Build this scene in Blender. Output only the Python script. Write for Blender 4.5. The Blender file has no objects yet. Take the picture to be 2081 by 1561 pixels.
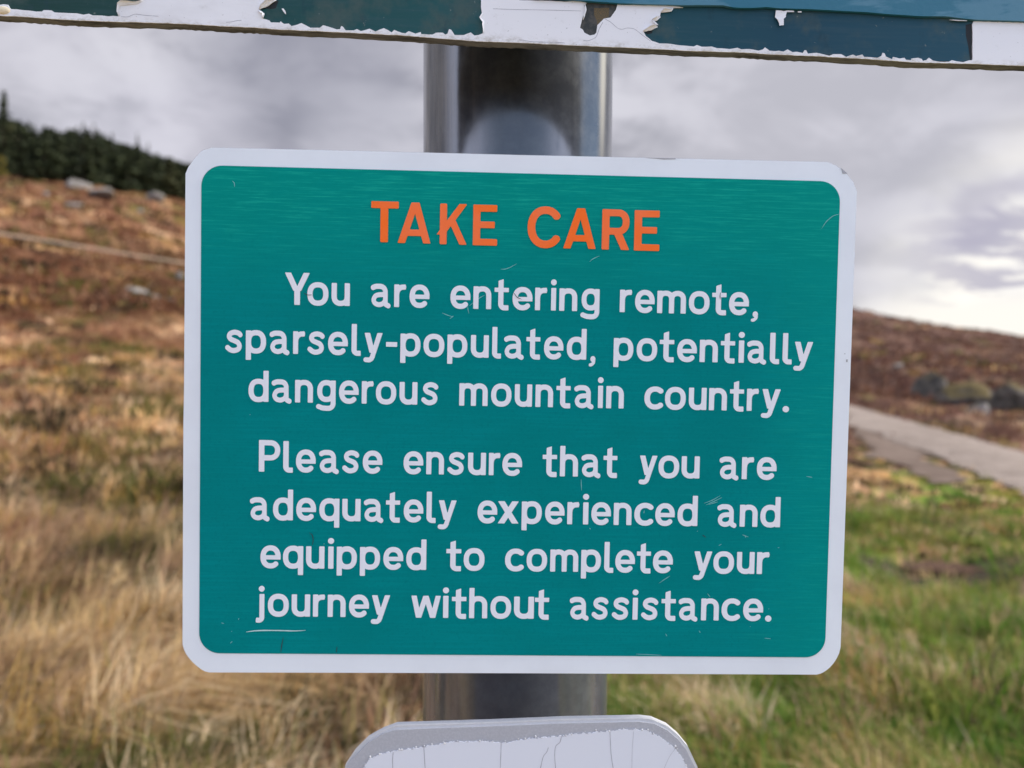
import bpy, bmesh, math, random
import numpy as np
from mathutils import Matrix, Vector
from mathutils.geometry import tessellate_polygon

random.seed(7)
RNG = np.random.default_rng(11)
S = bpy.context.scene
COL = S.collection
PI = math.pi

# ------------------------------------------------------------------ camera
CAM_Z = 1.5
cam_d = bpy.data.cameras.new('camera')
cam = bpy.data.objects.new('camera', cam_d)
COL.objects.link(cam)
cam_d.sensor_width = 36.0
cam_d.lens = 28.09
cam_d.clip_start = 0.02
cam_d.clip_end = 9000
cam_d.dof.use_dof = True
cam_d.dof.focus_distance = 0.386
cam_d.dof.aperture_fstop = 7.4
cam_d.dof.aperture_blades = 0
cam.matrix_world = Matrix.Translation((0, 0, CAM_Z)) @ Matrix.Rotation(PI/2 + math.radians(-1.9), 4, 'X') @ Matrix.Rotation(math.radians(.29), 4, 'Z')
S.camera = cam

# ------------------------------------------------------------------ view
S.view_settings.view_transform = 'Standard'
S.view_settings.look = 'None'
S.view_settings.exposure = 0.4
S.view_settings.gamma = 1.0

# ------------------------------------------------------------------ node helpers
class G:
    """tiny wrapper round a node tree"""
    def __init__(s, tree): s.t = tree; s.n = tree.nodes; s.l = tree.links
    def add(s, typ, **kw):
        nd = s.n.new(typ)
        for k, v in kw.items():
            if k.startswith('_'): nd.inputs[int(k[1:])].default_value = v
            else: setattr(nd, k, v)
        return nd
    def link(s, a, b): s.l.new(a, b)
    def val(s, sock, v):
        if hasattr(v, 'is_output'): s.l.new(v, sock)
        else: sock.default_value = v
    def math(s, op, a, b=0.0, c=0.0, clamp=False):
        nd = s.n.new('ShaderNodeMath'); nd.operation = op; nd.use_clamp = clamp
        for i, v in enumerate((a, b, c)): s.val(nd.inputs[i], v)
        return nd.outputs[0]
    def vec(s, op, a, b=(0, 0, 0), out=0):
        nd = s.n.new('ShaderNodeVectorMath'); nd.operation = op
        s.val(nd.inputs[0], a); s.val(nd.inputs[1], b)
        return nd.outputs['Value' if out == 'v' else 0]
    def smooth(s, v, a, b, lo=0.0, hi=1.0):
        nd = s.n.new('ShaderNodeMapRange'); nd.interpolation_type = 'SMOOTHSTEP'
        s.val(nd.inputs['Value'], v)
        nd.inputs['From Min'].default_value = a; nd.inputs['From Max'].default_value = b
        nd.inputs['To Min'].default_value = lo; nd.inputs['To Max'].default_value = hi
        return nd.outputs['Result']
    def mix(s, fac, a, b, mode='MIX'):
        nd = s.n.new('ShaderNodeMix'); nd.data_type = 'RGBA'; nd.blend_type = mode
        s.val(nd.inputs[0], fac); s.val(nd.inputs[6], a); s.val(nd.inputs[7], b)
        return nd.outputs[2]
    def noise(s, vec, scale=5.0, detail=4.0, rough=.55, dist=0.0, dim='3D', out='Fac'):
        nd = s.n.new('ShaderNodeTexNoise'); nd.noise_dimensions = dim
        if vec is not None: s.l.new(vec, nd.inputs['Vector'])
        nd.inputs['Scale'].default_value = scale; nd.inputs['Detail'].default_value = detail
        nd.inputs['Roughness'].default_value = rough; nd.inputs['Distortion'].default_value = dist
        return nd.outputs[out]
    def scale(s, vec, sc, loc=(0, 0, 0), rot=(0, 0, 0)):
        nd = s.n.new('ShaderNodeMapping'); s.l.new(vec, nd.inputs['Vector'])
        nd.inputs['Scale'].default_value = sc; nd.inputs['Location'].default_value = loc; nd.inputs['Rotation'].default_value = rot
        return nd.outputs[0]
    def ramp(s, fac, stops, interp='LINEAR'):
        nd = s.n.new('ShaderNodeValToRGB'); nd.color_ramp.interpolation = interp
        s.val(nd.inputs[0], fac); e = nd.color_ramp.elements
        while len(e) < len(stops): e.new(.5)
        for k, (p, c) in enumerate(stops): e[k].position = p; e[k].color = (*c, 1) if len(c) == 3 else c
        return nd.outputs[0]

def lin(r, g, b):
    f = lambda c: c/12.92 if c <= .04045 else ((c+.055)/1.055)**2.4
    return (f(r/255), f(g/255), f(b/255))
def c4(c): return (c[0], c[1], c[2], 1.0)

# ------------------------------------------------------------------ world: broken cloud over a blue sky
SUN_AZ, SUN_EL = math.radians(88), math.radians(38)       # azimuth measured from +Y towards +X
w = bpy.data.worlds.new('World'); S.world = w; w.use_nodes = True
g = G(w.node_tree); g.n.clear()
out = g.add('ShaderNodeOutputWorld')
sky = g.add('ShaderNodeTexSky'); sky.sky_type = 'NISHITA'; sky.sun_disc = False
sky.sun_elevation = SUN_EL; sky.sun_rotation = SUN_AZ
sky.air_density = 1.0; sky.dust_density = .1; sky.ozone_density = 3.0
bg_sky = g.add('ShaderNodeBackground'); bg_sky.inputs[1].default_value = .115
g.link(sky.outputs[0], bg_sky.inputs[0])
d = g.add('ShaderNodeTexCoord').outputs['Generated']
sep = g.add('ShaderNodeSeparateXYZ'); g.link(d, sep.inputs[0])
dx, dy, dz = sep.outputs
den = g.math('ADD', g.math('MAXIMUM', dz, 0.0), .16)
cmb = g.add('ShaderNodeCombineXYZ')
g.link(g.math('DIVIDE', dx, den), cmb.inputs[0]); g.link(g.math('DIVIDE', dy, den), cmb.inputs[1])
deck = cmb.outputs[0]                                          # the cloud deck seen in perspective
def lobe(az, el, a_in, a_out):
    """1 inside a_in degrees of a direction, falling to 0 at a_out"""
    a, e = math.radians(az), math.radians(el)
    dt = g.vec('DOT_PRODUCT', d, (math.sin(a)*math.cos(e), math.cos(a)*math.cos(e), math.sin(e)), 'v')
    return g.smooth(dt, math.cos(math.radians(a_out)), math.cos(math.radians(a_in)))
n1 = g.noise(g.scale(deck, (1.0, 1.0, 1), (3.1, .4, 0), (0, 0, .5)), .62, 5.0, .52, .35)
n2 = g.noise(g.scale(deck, (1.0, 1.4, 1), (7.7, 2.2, 0)), 2.1, 5.0, .55, .5)
n3 = g.noise(g.scale(d, (5, 5, 10), (1.3, 0.2, .55)), 1.0, 3.0, .5, .2)
n4 = g.noise(g.scale(d, (7.5, 5, 15), (.6, .1, 2.3), (0, .42, 0)), 1.0, 7.0, .58, .3)      # banks of cloud slanting down to the right
dens = g.math('ADD', g.math('MULTIPLY', n1, .55), g.math('MULTIPLY', n2, .45))
grey = g.ramp(g.math('ADD', g.math('MULTIPLY', n4, .75), g.math('MULTIPLY', dens, .25)), [(.40, (.69, .685, .755)), (.47, (.60, .595, .665)), (.53, (.43, .43, .49)), (.60, (.31, .315, .37))])
grey = g.mix(g.math('MULTIPLY', lobe(-14, 19, 1, 10), .72), grey, (.315, .32, .395, 1))
grey = g.mix(g.math('MULTIPLY', lobe(-23, 12, 0, 8), .55), grey, (.68, .67, .765, 1))
grey = g.mix(g.math('MULTIPLY', lobe(-33, 20, 0, 8), .50), grey, (.66, .65, .73, 1))
grey = g.mix(g.math('MULTIPLY', lobe(-10, 14, 0, 6), .45), grey, (.62, .62, .70, 1))
grey = g.mix(g.math('MULTIPLY', lobe(22, 16, 4, 16), .68), grey, (.62, .615, .685, 1))
# brightening low on the right, torn patches of pale and lilac cloud
brt = g.ramp(n3, [(.36, (.45, .43, .53)), (.43, (.66, .64, .72)), (.49, (.95, .93, .92)), (.58, (1.12, 1.08, 1.0))])
col = g.mix(lobe(38, 0, 8, 17), grey, brt)
band = g.smooth(g.math('ABSOLUTE', g.math('ADD', g.math('SUBTRACT', dz, .108), g.math('MULTIPLY', g.math('SUBTRACT', n2, .5), .22))), .034, .010)
col = g.mix(g.math('MULTIPLY', g.math('MULTIPLY', band, lobe(37, 6, 6, 13)), .8), col, (.45, .435, .55, 1))
low_ = g.smooth(g.math('ADD', dz, g.math('MULTIPLY', g.math('SUBTRACT', n3, .5), .10)), .085, .050)
col = g.mix(g.math('MULTIPLY', low_, lobe(36, 2, 7, 15)), col, (1.03, .99, .92, 1))
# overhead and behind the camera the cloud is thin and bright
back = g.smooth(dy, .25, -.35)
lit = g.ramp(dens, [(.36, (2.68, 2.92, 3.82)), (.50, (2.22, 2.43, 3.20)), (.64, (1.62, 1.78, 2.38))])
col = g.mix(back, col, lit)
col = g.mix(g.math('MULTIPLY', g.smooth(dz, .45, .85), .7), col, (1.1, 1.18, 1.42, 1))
col = g.mix(lobe(60, 24, 3, 13), col, (3.4, 3.2, 2.8, 1))          # bright patch added out of view for the highlight on the post
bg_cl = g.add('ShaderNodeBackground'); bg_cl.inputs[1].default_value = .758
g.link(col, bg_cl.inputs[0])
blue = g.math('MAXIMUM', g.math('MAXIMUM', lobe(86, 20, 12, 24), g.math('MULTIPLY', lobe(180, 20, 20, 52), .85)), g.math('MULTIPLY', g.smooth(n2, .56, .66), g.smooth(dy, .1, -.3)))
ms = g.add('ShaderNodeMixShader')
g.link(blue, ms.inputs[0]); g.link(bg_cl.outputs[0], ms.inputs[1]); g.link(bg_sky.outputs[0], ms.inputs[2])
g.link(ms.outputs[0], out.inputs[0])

# ------------------------------------------------------------------ sun, softened by thin cloud
sd = bpy.data.lights.new('sun', 'SUN'); sd.energy = 4.8; sd.angle = math.radians(10); sd.color = (1.0, .93, .82)
sun = bpy.data.objects.new('sun', sd); COL.objects.link(sun)
sv = Vector((math.sin(SUN_AZ)*math.cos(SUN_EL), math.cos(SUN_AZ)*math.cos(SUN_EL), math.sin(SUN_EL)))
sun.rotation_euler = sv.to_track_quat('Z', 'Y').to_euler()
sun.location = sv*50

# ------------------------------------------------------------------ object helpers
def tag(o, label=None, cat=None, group=None, kind=None):
    if label: o['label'] = label
    if cat: o['category'] = cat
    if group: o['group'] = group
    if kind: o['kind'] = kind
    return o
def empty(name, loc, rot=None):
    o = bpy.data.objects.new(name, None); COL.objects.link(o)
    o.empty_display_size = .1
    if rot is not None: o.matrix_world = Matrix.Translation(loc) @ rot.to_4x4()
    else: o.location = loc
    return o
def link(name, me, mat=None, parent=None, smooth=False):
    if mat is not None: me.materials.append(mat)
    if smooth: me.polygons.foreach_set('use_smooth', [True]*len(me.polygons))
    o = bpy.data.objects.new(name, me); COL.objects.link(o)
    if parent is not None: o.parent = parent
    return o
def from_bm(name, bm, mat=None, parent=None, smooth=False):
    me = bpy.data.meshes.new(name); bm.to_mesh(me); bm.free()
    return link(name, me, mat, parent, smooth)
def from_np(name, V, F, mat=None, parent=None, smooth=False, col=None):
    """V (n,3), F (m,k) all faces the same size, col (n,3) -> point colour"""
    me = bpy.data.meshes.new(name); V = np.asarray(V, np.float32); F = np.asarray(F, np.int32)
    m, k = F.shape
    me.vertices.add(len(V)); me.vertices.foreach_set('co', V.ravel())
    me.loops.add(m*k); me.loops.foreach_set('vertex_index', F.ravel())
    me.polygons.add(m); me.polygons.foreach_set('loop_start', np.arange(0, m*k, k, dtype=np.int32))
    me.update(calc_edges=True)
    if col is not None:
        a = me.color_attributes.new('tint', 'FLOAT_COLOR', 'POINT')
        a.data.foreach_set('color', np.c_[col, np.ones(len(col))].astype(np.float32).ravel())
    return link(name, me, mat, parent, smooth)
def slab(name, pts, z0, z1, mat, parent, bevel=0.0):
    """flat outline (metres, local x/y) given thickness from z0 (back) to z1 (front)"""
    bm = bmesh.new()
    P = [Vector((x, y, 0)) for x, y in pts]
    tris = tessellate_polygon([P])
    a = [bm.verts.new((x, y, z0)) for x, y in pts]; b = [bm.verts.new((x, y, z1)) for x, y in pts]
    for t in tris:
        try:
            bm.faces.new([b[i] for i in t]); bm.faces.new([a[i] for i in reversed(t)])
        except ValueError: pass
    n = len(pts)
    for i in range(n):
        j = (i+1) % n
        bm.faces.new((a[i], a[j], b[j], b[i]))
    bmesh.ops.recalc_face_normals(bm, faces=bm.faces)
    return from_bm(name, bm, mat, parent)
def rounded(x0, y0, x1, y1, r, n=10):
    P = []
    for cx, cy, a in ((x1-r, y1-r, 0), (x0+r, y1-r, 90), (x0+r, y0+r, 180), (x1-r, y0+r, 270)):
        for k in range(n+1):
            t = math.radians(a + 90*k/n); P.append((cx+r*math.cos(t), cy+r*math.sin(t)))
    return P
def ribbon(bm, pts, w, z, taper=True):
    """thin flat mark along a polyline"""
    P = [Vector((x, y)) for x, y in pts]; n = len(P)
    # subdivide a little and soften
    Q = []
    for i in range(n-1):
        for k in range(4): Q.append(P[i].lerp(P[i+1], k/4))
    Q.append(P[-1])
    for _ in range(2): Q = [Q[0]] + [(Q[i-1]+Q[i]*2+Q[i+1])/4 for i in range(1, len(Q)-1)] + [Q[-1]]
    prev = None; m = len(Q)
    for i, q in enumerate(Q):
        t = (Q[min(i+1, m-1)]-Q[max(i-1, 0)]); t = t.normalized() if t.length > 0 else Vector((1, 0))
        s = w/2*((.25+.75*math.sin(PI*(i+.3)/(m-.4))) if taper else 1.0)*random.uniform(.75, 1.2)
        nn = Vector((-t.y, t.x))*s
        a = bm.verts.new((q.x+nn.x, q.y+nn.y, z)); b = bm.verts.new((q.x-nn.x, q.y-nn.y, z))
        if prev: bm.faces.new((prev[0], prev[1], b, a))
        prev = (a, b)

# ------------------------------------------------------------------ materials
def principled(name, col=(.5, .5, .5), rough=.6, spec=.5, metal=0.0):
    m = bpy.data.materials.new(name); m.use_nodes = True
    gg = G(m.node_tree); b = gg.n['Principled BSDF']
    b.inputs['Base Color'].default_value = c4(col); b.inputs['Roughness'].default_value = rough
    b.inputs['Specular IOR Level'].default_value = spec; b.inputs['Metallic'].default_value = metal
    return m, gg, b
def objco(gg): return gg.add('ShaderNodeTexCoord').outputs['Object']
def bump(gg, b, h, strength=.3, dist=.001):
    nd = gg.add('ShaderNodeBump'); nd.inputs['Strength'].default_value = strength; nd.inputs['Distance'].default_value = dist
    gg.link(h, nd.inputs['Height']); gg.link(nd.outputs[0], b.inputs['Normal'])
# ------------------------------------------------------------------ measured outlines, millimetres on the sign plane
D = {'sign_loc': [0.00424, 0.38322, 1.47132],
 'sign_rot': [[0.999431, 0.013597, 0.030873], [0.030911, -0.002543, -0.999519], [-0.013512, 0.999904, -0.002962]],
 'outer': [[-147.74, 124.6], [-71.7, 124.87], [-4.28, 124.91], [78.1, 125.29], [145.38, 125.5], [149.46, 124.03], [154.42, 120.6], [158.2, 116.35], [160.22, 112.05], [160.05, 9.35], [160.02, -0.25], [159.8, -110.87], [159.12, -114.06], [157.87, -116.76], [156.47, -118.98], [154.82, -120.96], [153.27, -122.32], [151.59, -123.48], [150.14, -124.18], [148.44, -124.63], [0.44, -124.87], [-147.57, -125.39], [-149.61, -124.9], [-151.36, -123.9], [-153.29, -122.41], [-155.23, -120.72], [-156.99, -118.68], [-158.39, -116.77], [-159.52, -114.51], [-160.21, -112.01], [-160.28, -110.1], [-160.28, -5.39], [-160.05, 8.64], [-159.73, 112.14], [-158.42, 115.24], [-155.0, 119.95], [-151.95, 123.11]],
 'lines': [['H', [['T', -72.56, -59.69, 82.08], ['A', -59.89, -44.49, 81.91], ['K', -41.5, -27.44, 81.75], ['E', -24.37, -12.86, 81.63], ['C', 1.55, 17.17, 81.31], ['A', 18.8, 34.18, 81.14], ['R', 37.15, 50.26, 81.0], ['E', 52.67, 64.81, 80.87]]], ['t', [['Y', -112.73, -101.22, 51.62], ['o', -102.17, -92.31, 51.62], ['u', -90.8, -82.21, 51.61], ['a', -72.32, -62.92, 51.56], ['r', -61.24, -55.63, 51.58], ['e', -53.95, -44.52, 51.52], ['e', -34.56, -25.05, 51.48], ['n', -23.64, -15.12, 51.47], ['t', -13.59, -6.81, 51.47], ['e', -4.95, 4.56, 51.42], ['r', 5.81, 11.53, 51.44], ['i', 13.29, 16.01, 51.46], ['n', 17.43, 26.01, 51.38], ['g', 27.66, 36.7, 51.36], ['r', 46.51, 52.32, 51.35], ['e', 53.87, 63.29, 51.3], ['m', 64.56, 78.41, 51.23], ['o', 79.9, 89.83, 51.24], ['t', 91.1, 97.99, 51.25], ['e', 99.37, 108.98, 51.2], [',', 110.2, 113.54, 51.25]]], ['t', [['s', -140.54, -132.49, 28.43], ['p', -130.89, -121.43, 28.41], ['a', -119.76, -110.41, 28.39], ['r', -108.67, -103.12, 28.42], ['s', -101.91, -93.88, 28.38], ['e', -92.2, -82.88, 28.36], ['l', -81.13, -76.76, 28.39], ['y', -75.42, -66.54, 28.34], ['-', -64.79, -59.54, 28.36], ['p', -57.98, -48.47, 28.31], ['o', -46.98, -37.12, 28.29], ['p', -35.63, -26.15, 28.28], ['u', -24.45, -15.91, 28.28], ['l', -14.28, -10.0, 28.31], ['a', -8.64, 0.88, 28.25], ['t', 2.05, 8.69, 28.26], ['e', 10.57, 19.86, 28.22], ['d', 21.53, 30.91, 28.21], [',', 32.23, 35.36, 28.26], ['p', 44.07, 53.55, 28.18], ['o', 55.23, 65.08, 28.16], ['t', 66.27, 73.27, 28.17], ['e', 74.81, 84.34, 28.14], ['n', 85.75, 94.52, 28.13], ['t', 95.93, 102.82, 28.14], ['i', 104.51, 107.47, 28.16], ['a', 108.74, 118.18, 28.09], ['l', 119.94, 124.53, 28.13], ['l', 126.16, 130.68, 28.12], ['y', 131.6, 140.86, 28.07]]], ['t', [['d', -129.47, -120.08, 5.4], ['a', -118.62, -109.21, 5.37], ['n', -107.55, -99.14, 5.36], ['g', -97.55, -88.42, 5.33], ['e', -86.76, -77.49, 5.31], ['r', -76.02, -70.45, 5.32], ['o', -69.3, -59.68, 5.27], ['u', -58.08, -49.6, 5.26], ['s', -47.67, -39.7, 5.24], ['m', -29.58, -16.03, 5.15], ['o', -14.34, -4.64, 5.16], ['u', -3.02, 5.27, 5.15], ['n', 6.93, 15.37, 5.13], ['t', 16.93, 23.75, 5.12], ['a', 25.51, 34.95, 5.08], ['i', 36.84, 39.58, 5.12], ['n', 41.02, 49.5, 5.06], ['c', 59.51, 68.67, 5.01], ['o', 69.52, 79.55, 4.98], ['u', 81.07, 89.67, 4.97], ['n', 90.92, 99.61, 4.95], ['t', 101.06, 107.85, 4.95], ['r', 109.37, 115.1, 4.94], ['y', 116.43, 125.74, 4.9], ['.', 127.0, 130.11, 4.93]]], ['t', [['P', -124.35, -114.33, -27.93], ['l', -112.85, -108.3, -27.91], ['e', -106.82, -97.51, -27.96], ['a', -95.9, -86.51, -27.98], ['s', -84.84, -76.92, -27.99], ['e', -75.12, -65.82, -28.02], ['e', -55.7, -46.31, -28.06], ['n', -44.82, -36.41, -28.07], ['s', -34.72, -26.61, -28.09], ['u', -24.86, -16.3, -28.11], ['r', -14.86, -9.42, -28.1], ['e', -8.35, 1.11, -28.15], ['t', 10.98, 17.89, -28.16], ['h', 19.4, 28.09, -28.19], ['a', 29.73, 39.06, -28.22], ['t', 40.39, 47.08, -28.22], ['y', 57.65, 66.51, -28.27], ['o', 67.21, 77.23, -28.29], ['u', 78.44, 87.21, -28.3], ['a', 96.89, 106.32, -28.34], ['r', 107.92, 113.79, -28.34], ['e', 115.27, 124.92, -28.38]]], ['t', [['a', -128.45, -119.13, -51.12], ['d', -117.47, -108.07, -51.14], ['e', -106.47, -97.12, -51.16], ['q', -95.52, -86.02, -51.19], ['u', -84.61, -75.93, -51.2], ['a', -74.38, -65.05, -51.23], ['t', -63.82, -57.12, -51.23], ['e', -55.31, -45.94, -51.26], ['l', -44.39, -39.99, -51.25], ['y', -38.96, -30.09, -51.29], ['e', -19.9, -10.42, -51.33], ['x', -10.03, -0.2, -51.36], ['p', 1.38, 11.06, -51.38], ['e', 12.7, 22.09, -51.4], ['r', 23.42, 29.16, -51.39], ['i', 30.87, 33.83, -51.39], ['e', 35.1, 44.59, -51.44], ['n', 45.98, 54.6, -51.46], ['c', 55.99, 65.26, -51.48], ['e', 66.21, 75.68, -51.5], ['d', 77.08, 86.82, -51.53], ['a', 96.46, 105.98, -51.56], ['n', 107.58, 116.28, -51.58], ['d', 117.69, 127.43, -51.61]]], ['t', [['e', -123.28, -113.7, -74.25], ['q', -112.59, -103.0, -74.27], ['u', -101.63, -92.9, -74.29], ['i', -91.28, -88.37, -74.27], ['p', -87.0, -77.43, -74.32], ['p', -75.94, -66.35, -74.35], ['e', -64.73, -55.25, -74.37], ['d', -53.75, -44.19, -74.39], ['t', -34.56, -27.41, -74.42], ['o', -26.16, -16.18, -74.45], ['c', -6.22, 2.91, -74.49], ['o', 4.22, 14.09, -74.51], ['m', 15.66, 29.22, -74.56], ['p', 30.66, 40.24, -74.56], ['l', 41.89, 46.36, -74.56], ['e', 47.28, 56.82, -74.6], ['t', 57.75, 64.53, -74.6], ['e', 65.66, 75.36, -74.64], ['y', 85.41, 94.55, -74.67], ['o', 95.28, 105.36, -74.7], ['u', 106.82, 115.46, -74.71], ['r', 116.66, 122.78, -74.72]]], ['t', [['j', -125.3, -121.2, -97.58], ['o', -119.57, -109.66, -97.61], ['u', -108.28, -99.49, -97.62], ['r', -98.1, -92.41, -97.61], ['n', -91.08, -82.53, -97.64], ['e', -80.88, -71.36, -97.65], ['y', -70.4, -61.31, -97.66], ['w', -51.0, -36.96, -97.7], ['i', -35.94, -33.0, -97.66], ['t', -31.53, -24.56, -97.69], ['h', -23.15, -14.44, -97.7], ['o', -12.84, -2.89, -97.72], ['u', -1.48, 8.17, -97.73], ['t', 8.6, 15.49, -97.73], ['a', 25.54, 34.84, -97.76], ['s', 36.33, 44.35, -97.76], ['s', 46.16, 54.39, -97.77], ['i', 56.07, 58.93, -97.76], ['s', 60.48, 68.73, -97.79], ['t', 70.35, 77.31, -97.79], ['a', 78.74, 88.12, -97.81], ['n', 89.88, 98.56, -97.82], ['c', 99.93, 109.08, -97.83], ['e', 110.58, 120.4, -97.84], ['.', 121.52, 124.6, -97.82]]]],
 'film': [[-293.53, 187.43], [-244.62, 187.32], [-243.06, 187.64], [-241.14, 187.43], [-239.98, 185.52], [-236.9, 185.5], [-231.89, 185.12], [-228.4, 184.74], [-225.67, 184.83], [-224.9, 185.5], [-221.41, 185.52], [-219.86, 184.63], [-215.19, 184.55], [-209.76, 184.54], [-206.66, 183.99], [-204.3, 184.51], [-202.39, 183.81], [-198.09, 183.85], [-195.37, 183.62], [-193.05, 183.9], [-190.79, 183.75], [-191.25, 185.76], [-190.35, 189.05], [-186.41, 189.56], [-182.46, 190.27], [-179.4, 191.76], [-177.29, 198.35], [-114.95, 200.39], [-118.38, 193.49], [-121.94, 191.23], [-126.03, 189.34], [-126.24, 188.15], [-124.05, 187.05], [-124.63, 184.88], [-121.06, 184.01], [-120.46, 183.17], [-116.33, 183.19], [-115.95, 183.79], [-114.34, 182.66], [-112.18, 182.91], [-110.77, 181.77], [-108.4, 182.44], [-106.26, 183.3], [-102.08, 181.27], [-97.73, 181.41], [-96.14, 182.64], [-93.36, 181.93], [-89.8, 180.86], [-88.2, 181.11], [-87.8, 182.49], [-87.02, 182.33], [-85.6, 180.6], [-81.81, 180.72], [-80.44, 181.35], [-78.46, 180.44], [-74.47, 181.72], [-71.7, 180.44], [-67.81, 182.15], [-64.1, 180.29], [-62.97, 181.51], [-59.33, 180.23], [-57.74, 180.07], [-56.16, 181.13], [-52.96, 180.04], [-50.58, 180.89], [-50.17, 179.92], [-44.95, 179.9], [-43.39, 180.79], [-40.18, 180.89], [-38.97, 180.08], [-37.98, 180.5], [-37.2, 182.69], [-36.2, 182.34], [-34.55, 179.99], [-30.15, 180.13], [-26.98, 181.43], [-25.35, 180.09], [-23.36, 180.33], [-21.36, 181.2], [-21.22, 183.6], [-21.27, 186.34], [-23.11, 188.66], [-21.92, 190.66], [-22.38, 193.43], [-22.35, 203.41], [-5.77, 203.95], [-4.48, 197.15], [9.47, 197.34], [17.16, 197.09], [22.28, 197.59], [27.19, 197.16], [26.18, 196.12], [27.03, 193.58], [25.5, 188.99], [24.6, 185.16], [25.93, 184.44], [26.73, 182.95], [29.33, 181.77], [31.4, 182.18], [32.41, 183.13], [32.84, 186.7], [35.88, 189.82], [38.96, 190.43], [41.47, 194.04], [42.16, 196.63], [45.56, 196.46], [55.91, 196.65], [67.84, 196.83], [73.57, 196.2], [68.38, 195.92], [67.63, 194.64], [62.97, 193.98], [62.52, 191.67], [60.75, 190.1], [58.67, 189.78], [61.34, 187.17], [58.25, 185.56], [54.63, 184.83], [56.01, 182.34], [58.91, 180.13], [62.53, 179.06], [66.22, 179.08], [71.96, 178.5], [76.68, 178.25], [79.04, 178.11], [80.53, 178.85], [82.82, 178.11], [87.7, 178.37], [90.15, 177.66], [96.31, 177.43], [99.98, 178.15], [101.99, 177.49], [106.12, 177.73], [110.24, 177.05], [112.29, 177.73], [113.28, 178.76], [115.58, 177.21], [118.45, 177.11], [120.11, 177.34], [122.16, 177.01], [124.19, 178.09], [126.68, 176.87], [128.74, 177.14], [131.64, 176.63], [132.43, 177.95], [133.23, 177.97], [134.12, 176.38], [138.22, 176.92], [144.43, 175.69], [146.46, 176.56], [150.17, 176.67], [152.7, 175.42], [155.98, 176.64], [157.46, 175.94], [160.54, 176.8], [161.39, 175.68], [168.0, 175.49], [169.97, 176.52], [170.31, 177.86], [171.27, 177.68], [171.95, 176.19], [175.13, 174.96], [175.5, 176.11], [178.67, 175.43], [181.0, 175.88], [181.83, 174.95], [184.56, 174.87], [184.54, 175.61], [187.64, 176.08], [189.46, 175.57], [190.1, 174.63], [191.67, 175.08], [192.99, 176.24], [195.01, 174.97], [198.37, 174.48], [202.7, 174.61], [204.26, 175.45], [206.64, 174.94], [209.83, 174.64], [212.54, 175.56], [214.37, 175.75], [214.14, 185.08], [213.64, 192.75], [214.12, 194.07], [218.11, 194.19], [238.72, 194.26], [291.92, 193.79], [292.92, 172.93], [239.59, 173.82], [212.51, 174.02], [185.01, 173.85], [162.28, 174.8], [138.15, 175.34], [117.69, 175.49], [103.21, 176.05], [76.74, 176.03], [51.22, 176.58], [20.15, 176.92], [-5.73, 177.4], [-22.92, 177.42], [-38.91, 178.1], [-59.02, 179.05], [-89.37, 179.69], [-117.06, 180.01], [-128.92, 180.62], [-140.76, 180.66], [-152.57, 181.11], [-166.85, 181.34], [-194.17, 181.27], [-209.7, 181.35], [-221.37, 181.66], [-233.02, 182.19], [-244.64, 182.39], [-293.57, 183.41]],
 'board_bottom': [[-293.57, 183.41], [-244.64, 182.39], [-233.02, 182.19], [-221.37, 181.66], [-209.7, 181.35], [-194.17, 181.27], [-166.85, 181.34], [-152.57, 181.11], [-140.76, 180.66], [-128.92, 180.62], [-117.06, 180.01], [-89.37, 179.69], [-59.02, 179.05], [-38.91, 178.1], [-22.92, 177.42], [-5.73, 177.4], [20.15, 176.92], [51.22, 176.58], [76.74, 176.03], [103.21, 176.05], [117.69, 175.49], [138.15, 175.34], [162.28, 174.8], [185.01, 173.85], [212.51, 174.02], [239.59, 173.82], [292.92, 172.93]],
 'teal': [[-5.81, 206.23], [2.48, 197.6], [9.45, 198.05], [27.19, 197.25], [43.33, 196.71], [73.83, 196.72], [83.24, 197.09], [92.43, 197.27], [96.23, 196.58], [99.78, 196.35], [106.87, 196.53], [113.0, 197.14], [119.41, 196.74], [132.94, 196.82], [161.53, 196.27], [171.11, 195.71], [188.12, 195.21], [199.87, 195.53], [207.83, 194.83], [213.86, 194.43], [238.71, 194.47], [291.91, 194.02]],
 'flecks': [[[117.88, 196.09], [120.34, 196.04], [121.58, 195.8], [123.2, 196.25], [126.49, 196.16], [126.71, 195.57], [123.23, 195.46], [122.66, 194.04], [122.69, 193.04], [121.69, 192.21], [121.78, 189.22], [119.74, 188.95], [119.49, 190.35], [118.41, 192.11], [117.57, 192.88]], [[128.35, 195.9], [130.19, 195.96], [130.21, 195.48], [128.57, 195.43]], [[-115.39, 189.28], [-114.6, 189.58], [-113.61, 188.36], [-113.28, 186.92], [-113.99, 187.37]], [[201.76, 194.17], [203.91, 194.47], [210.62, 194.34], [210.63, 193.95], [205.9, 193.88]]],
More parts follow.
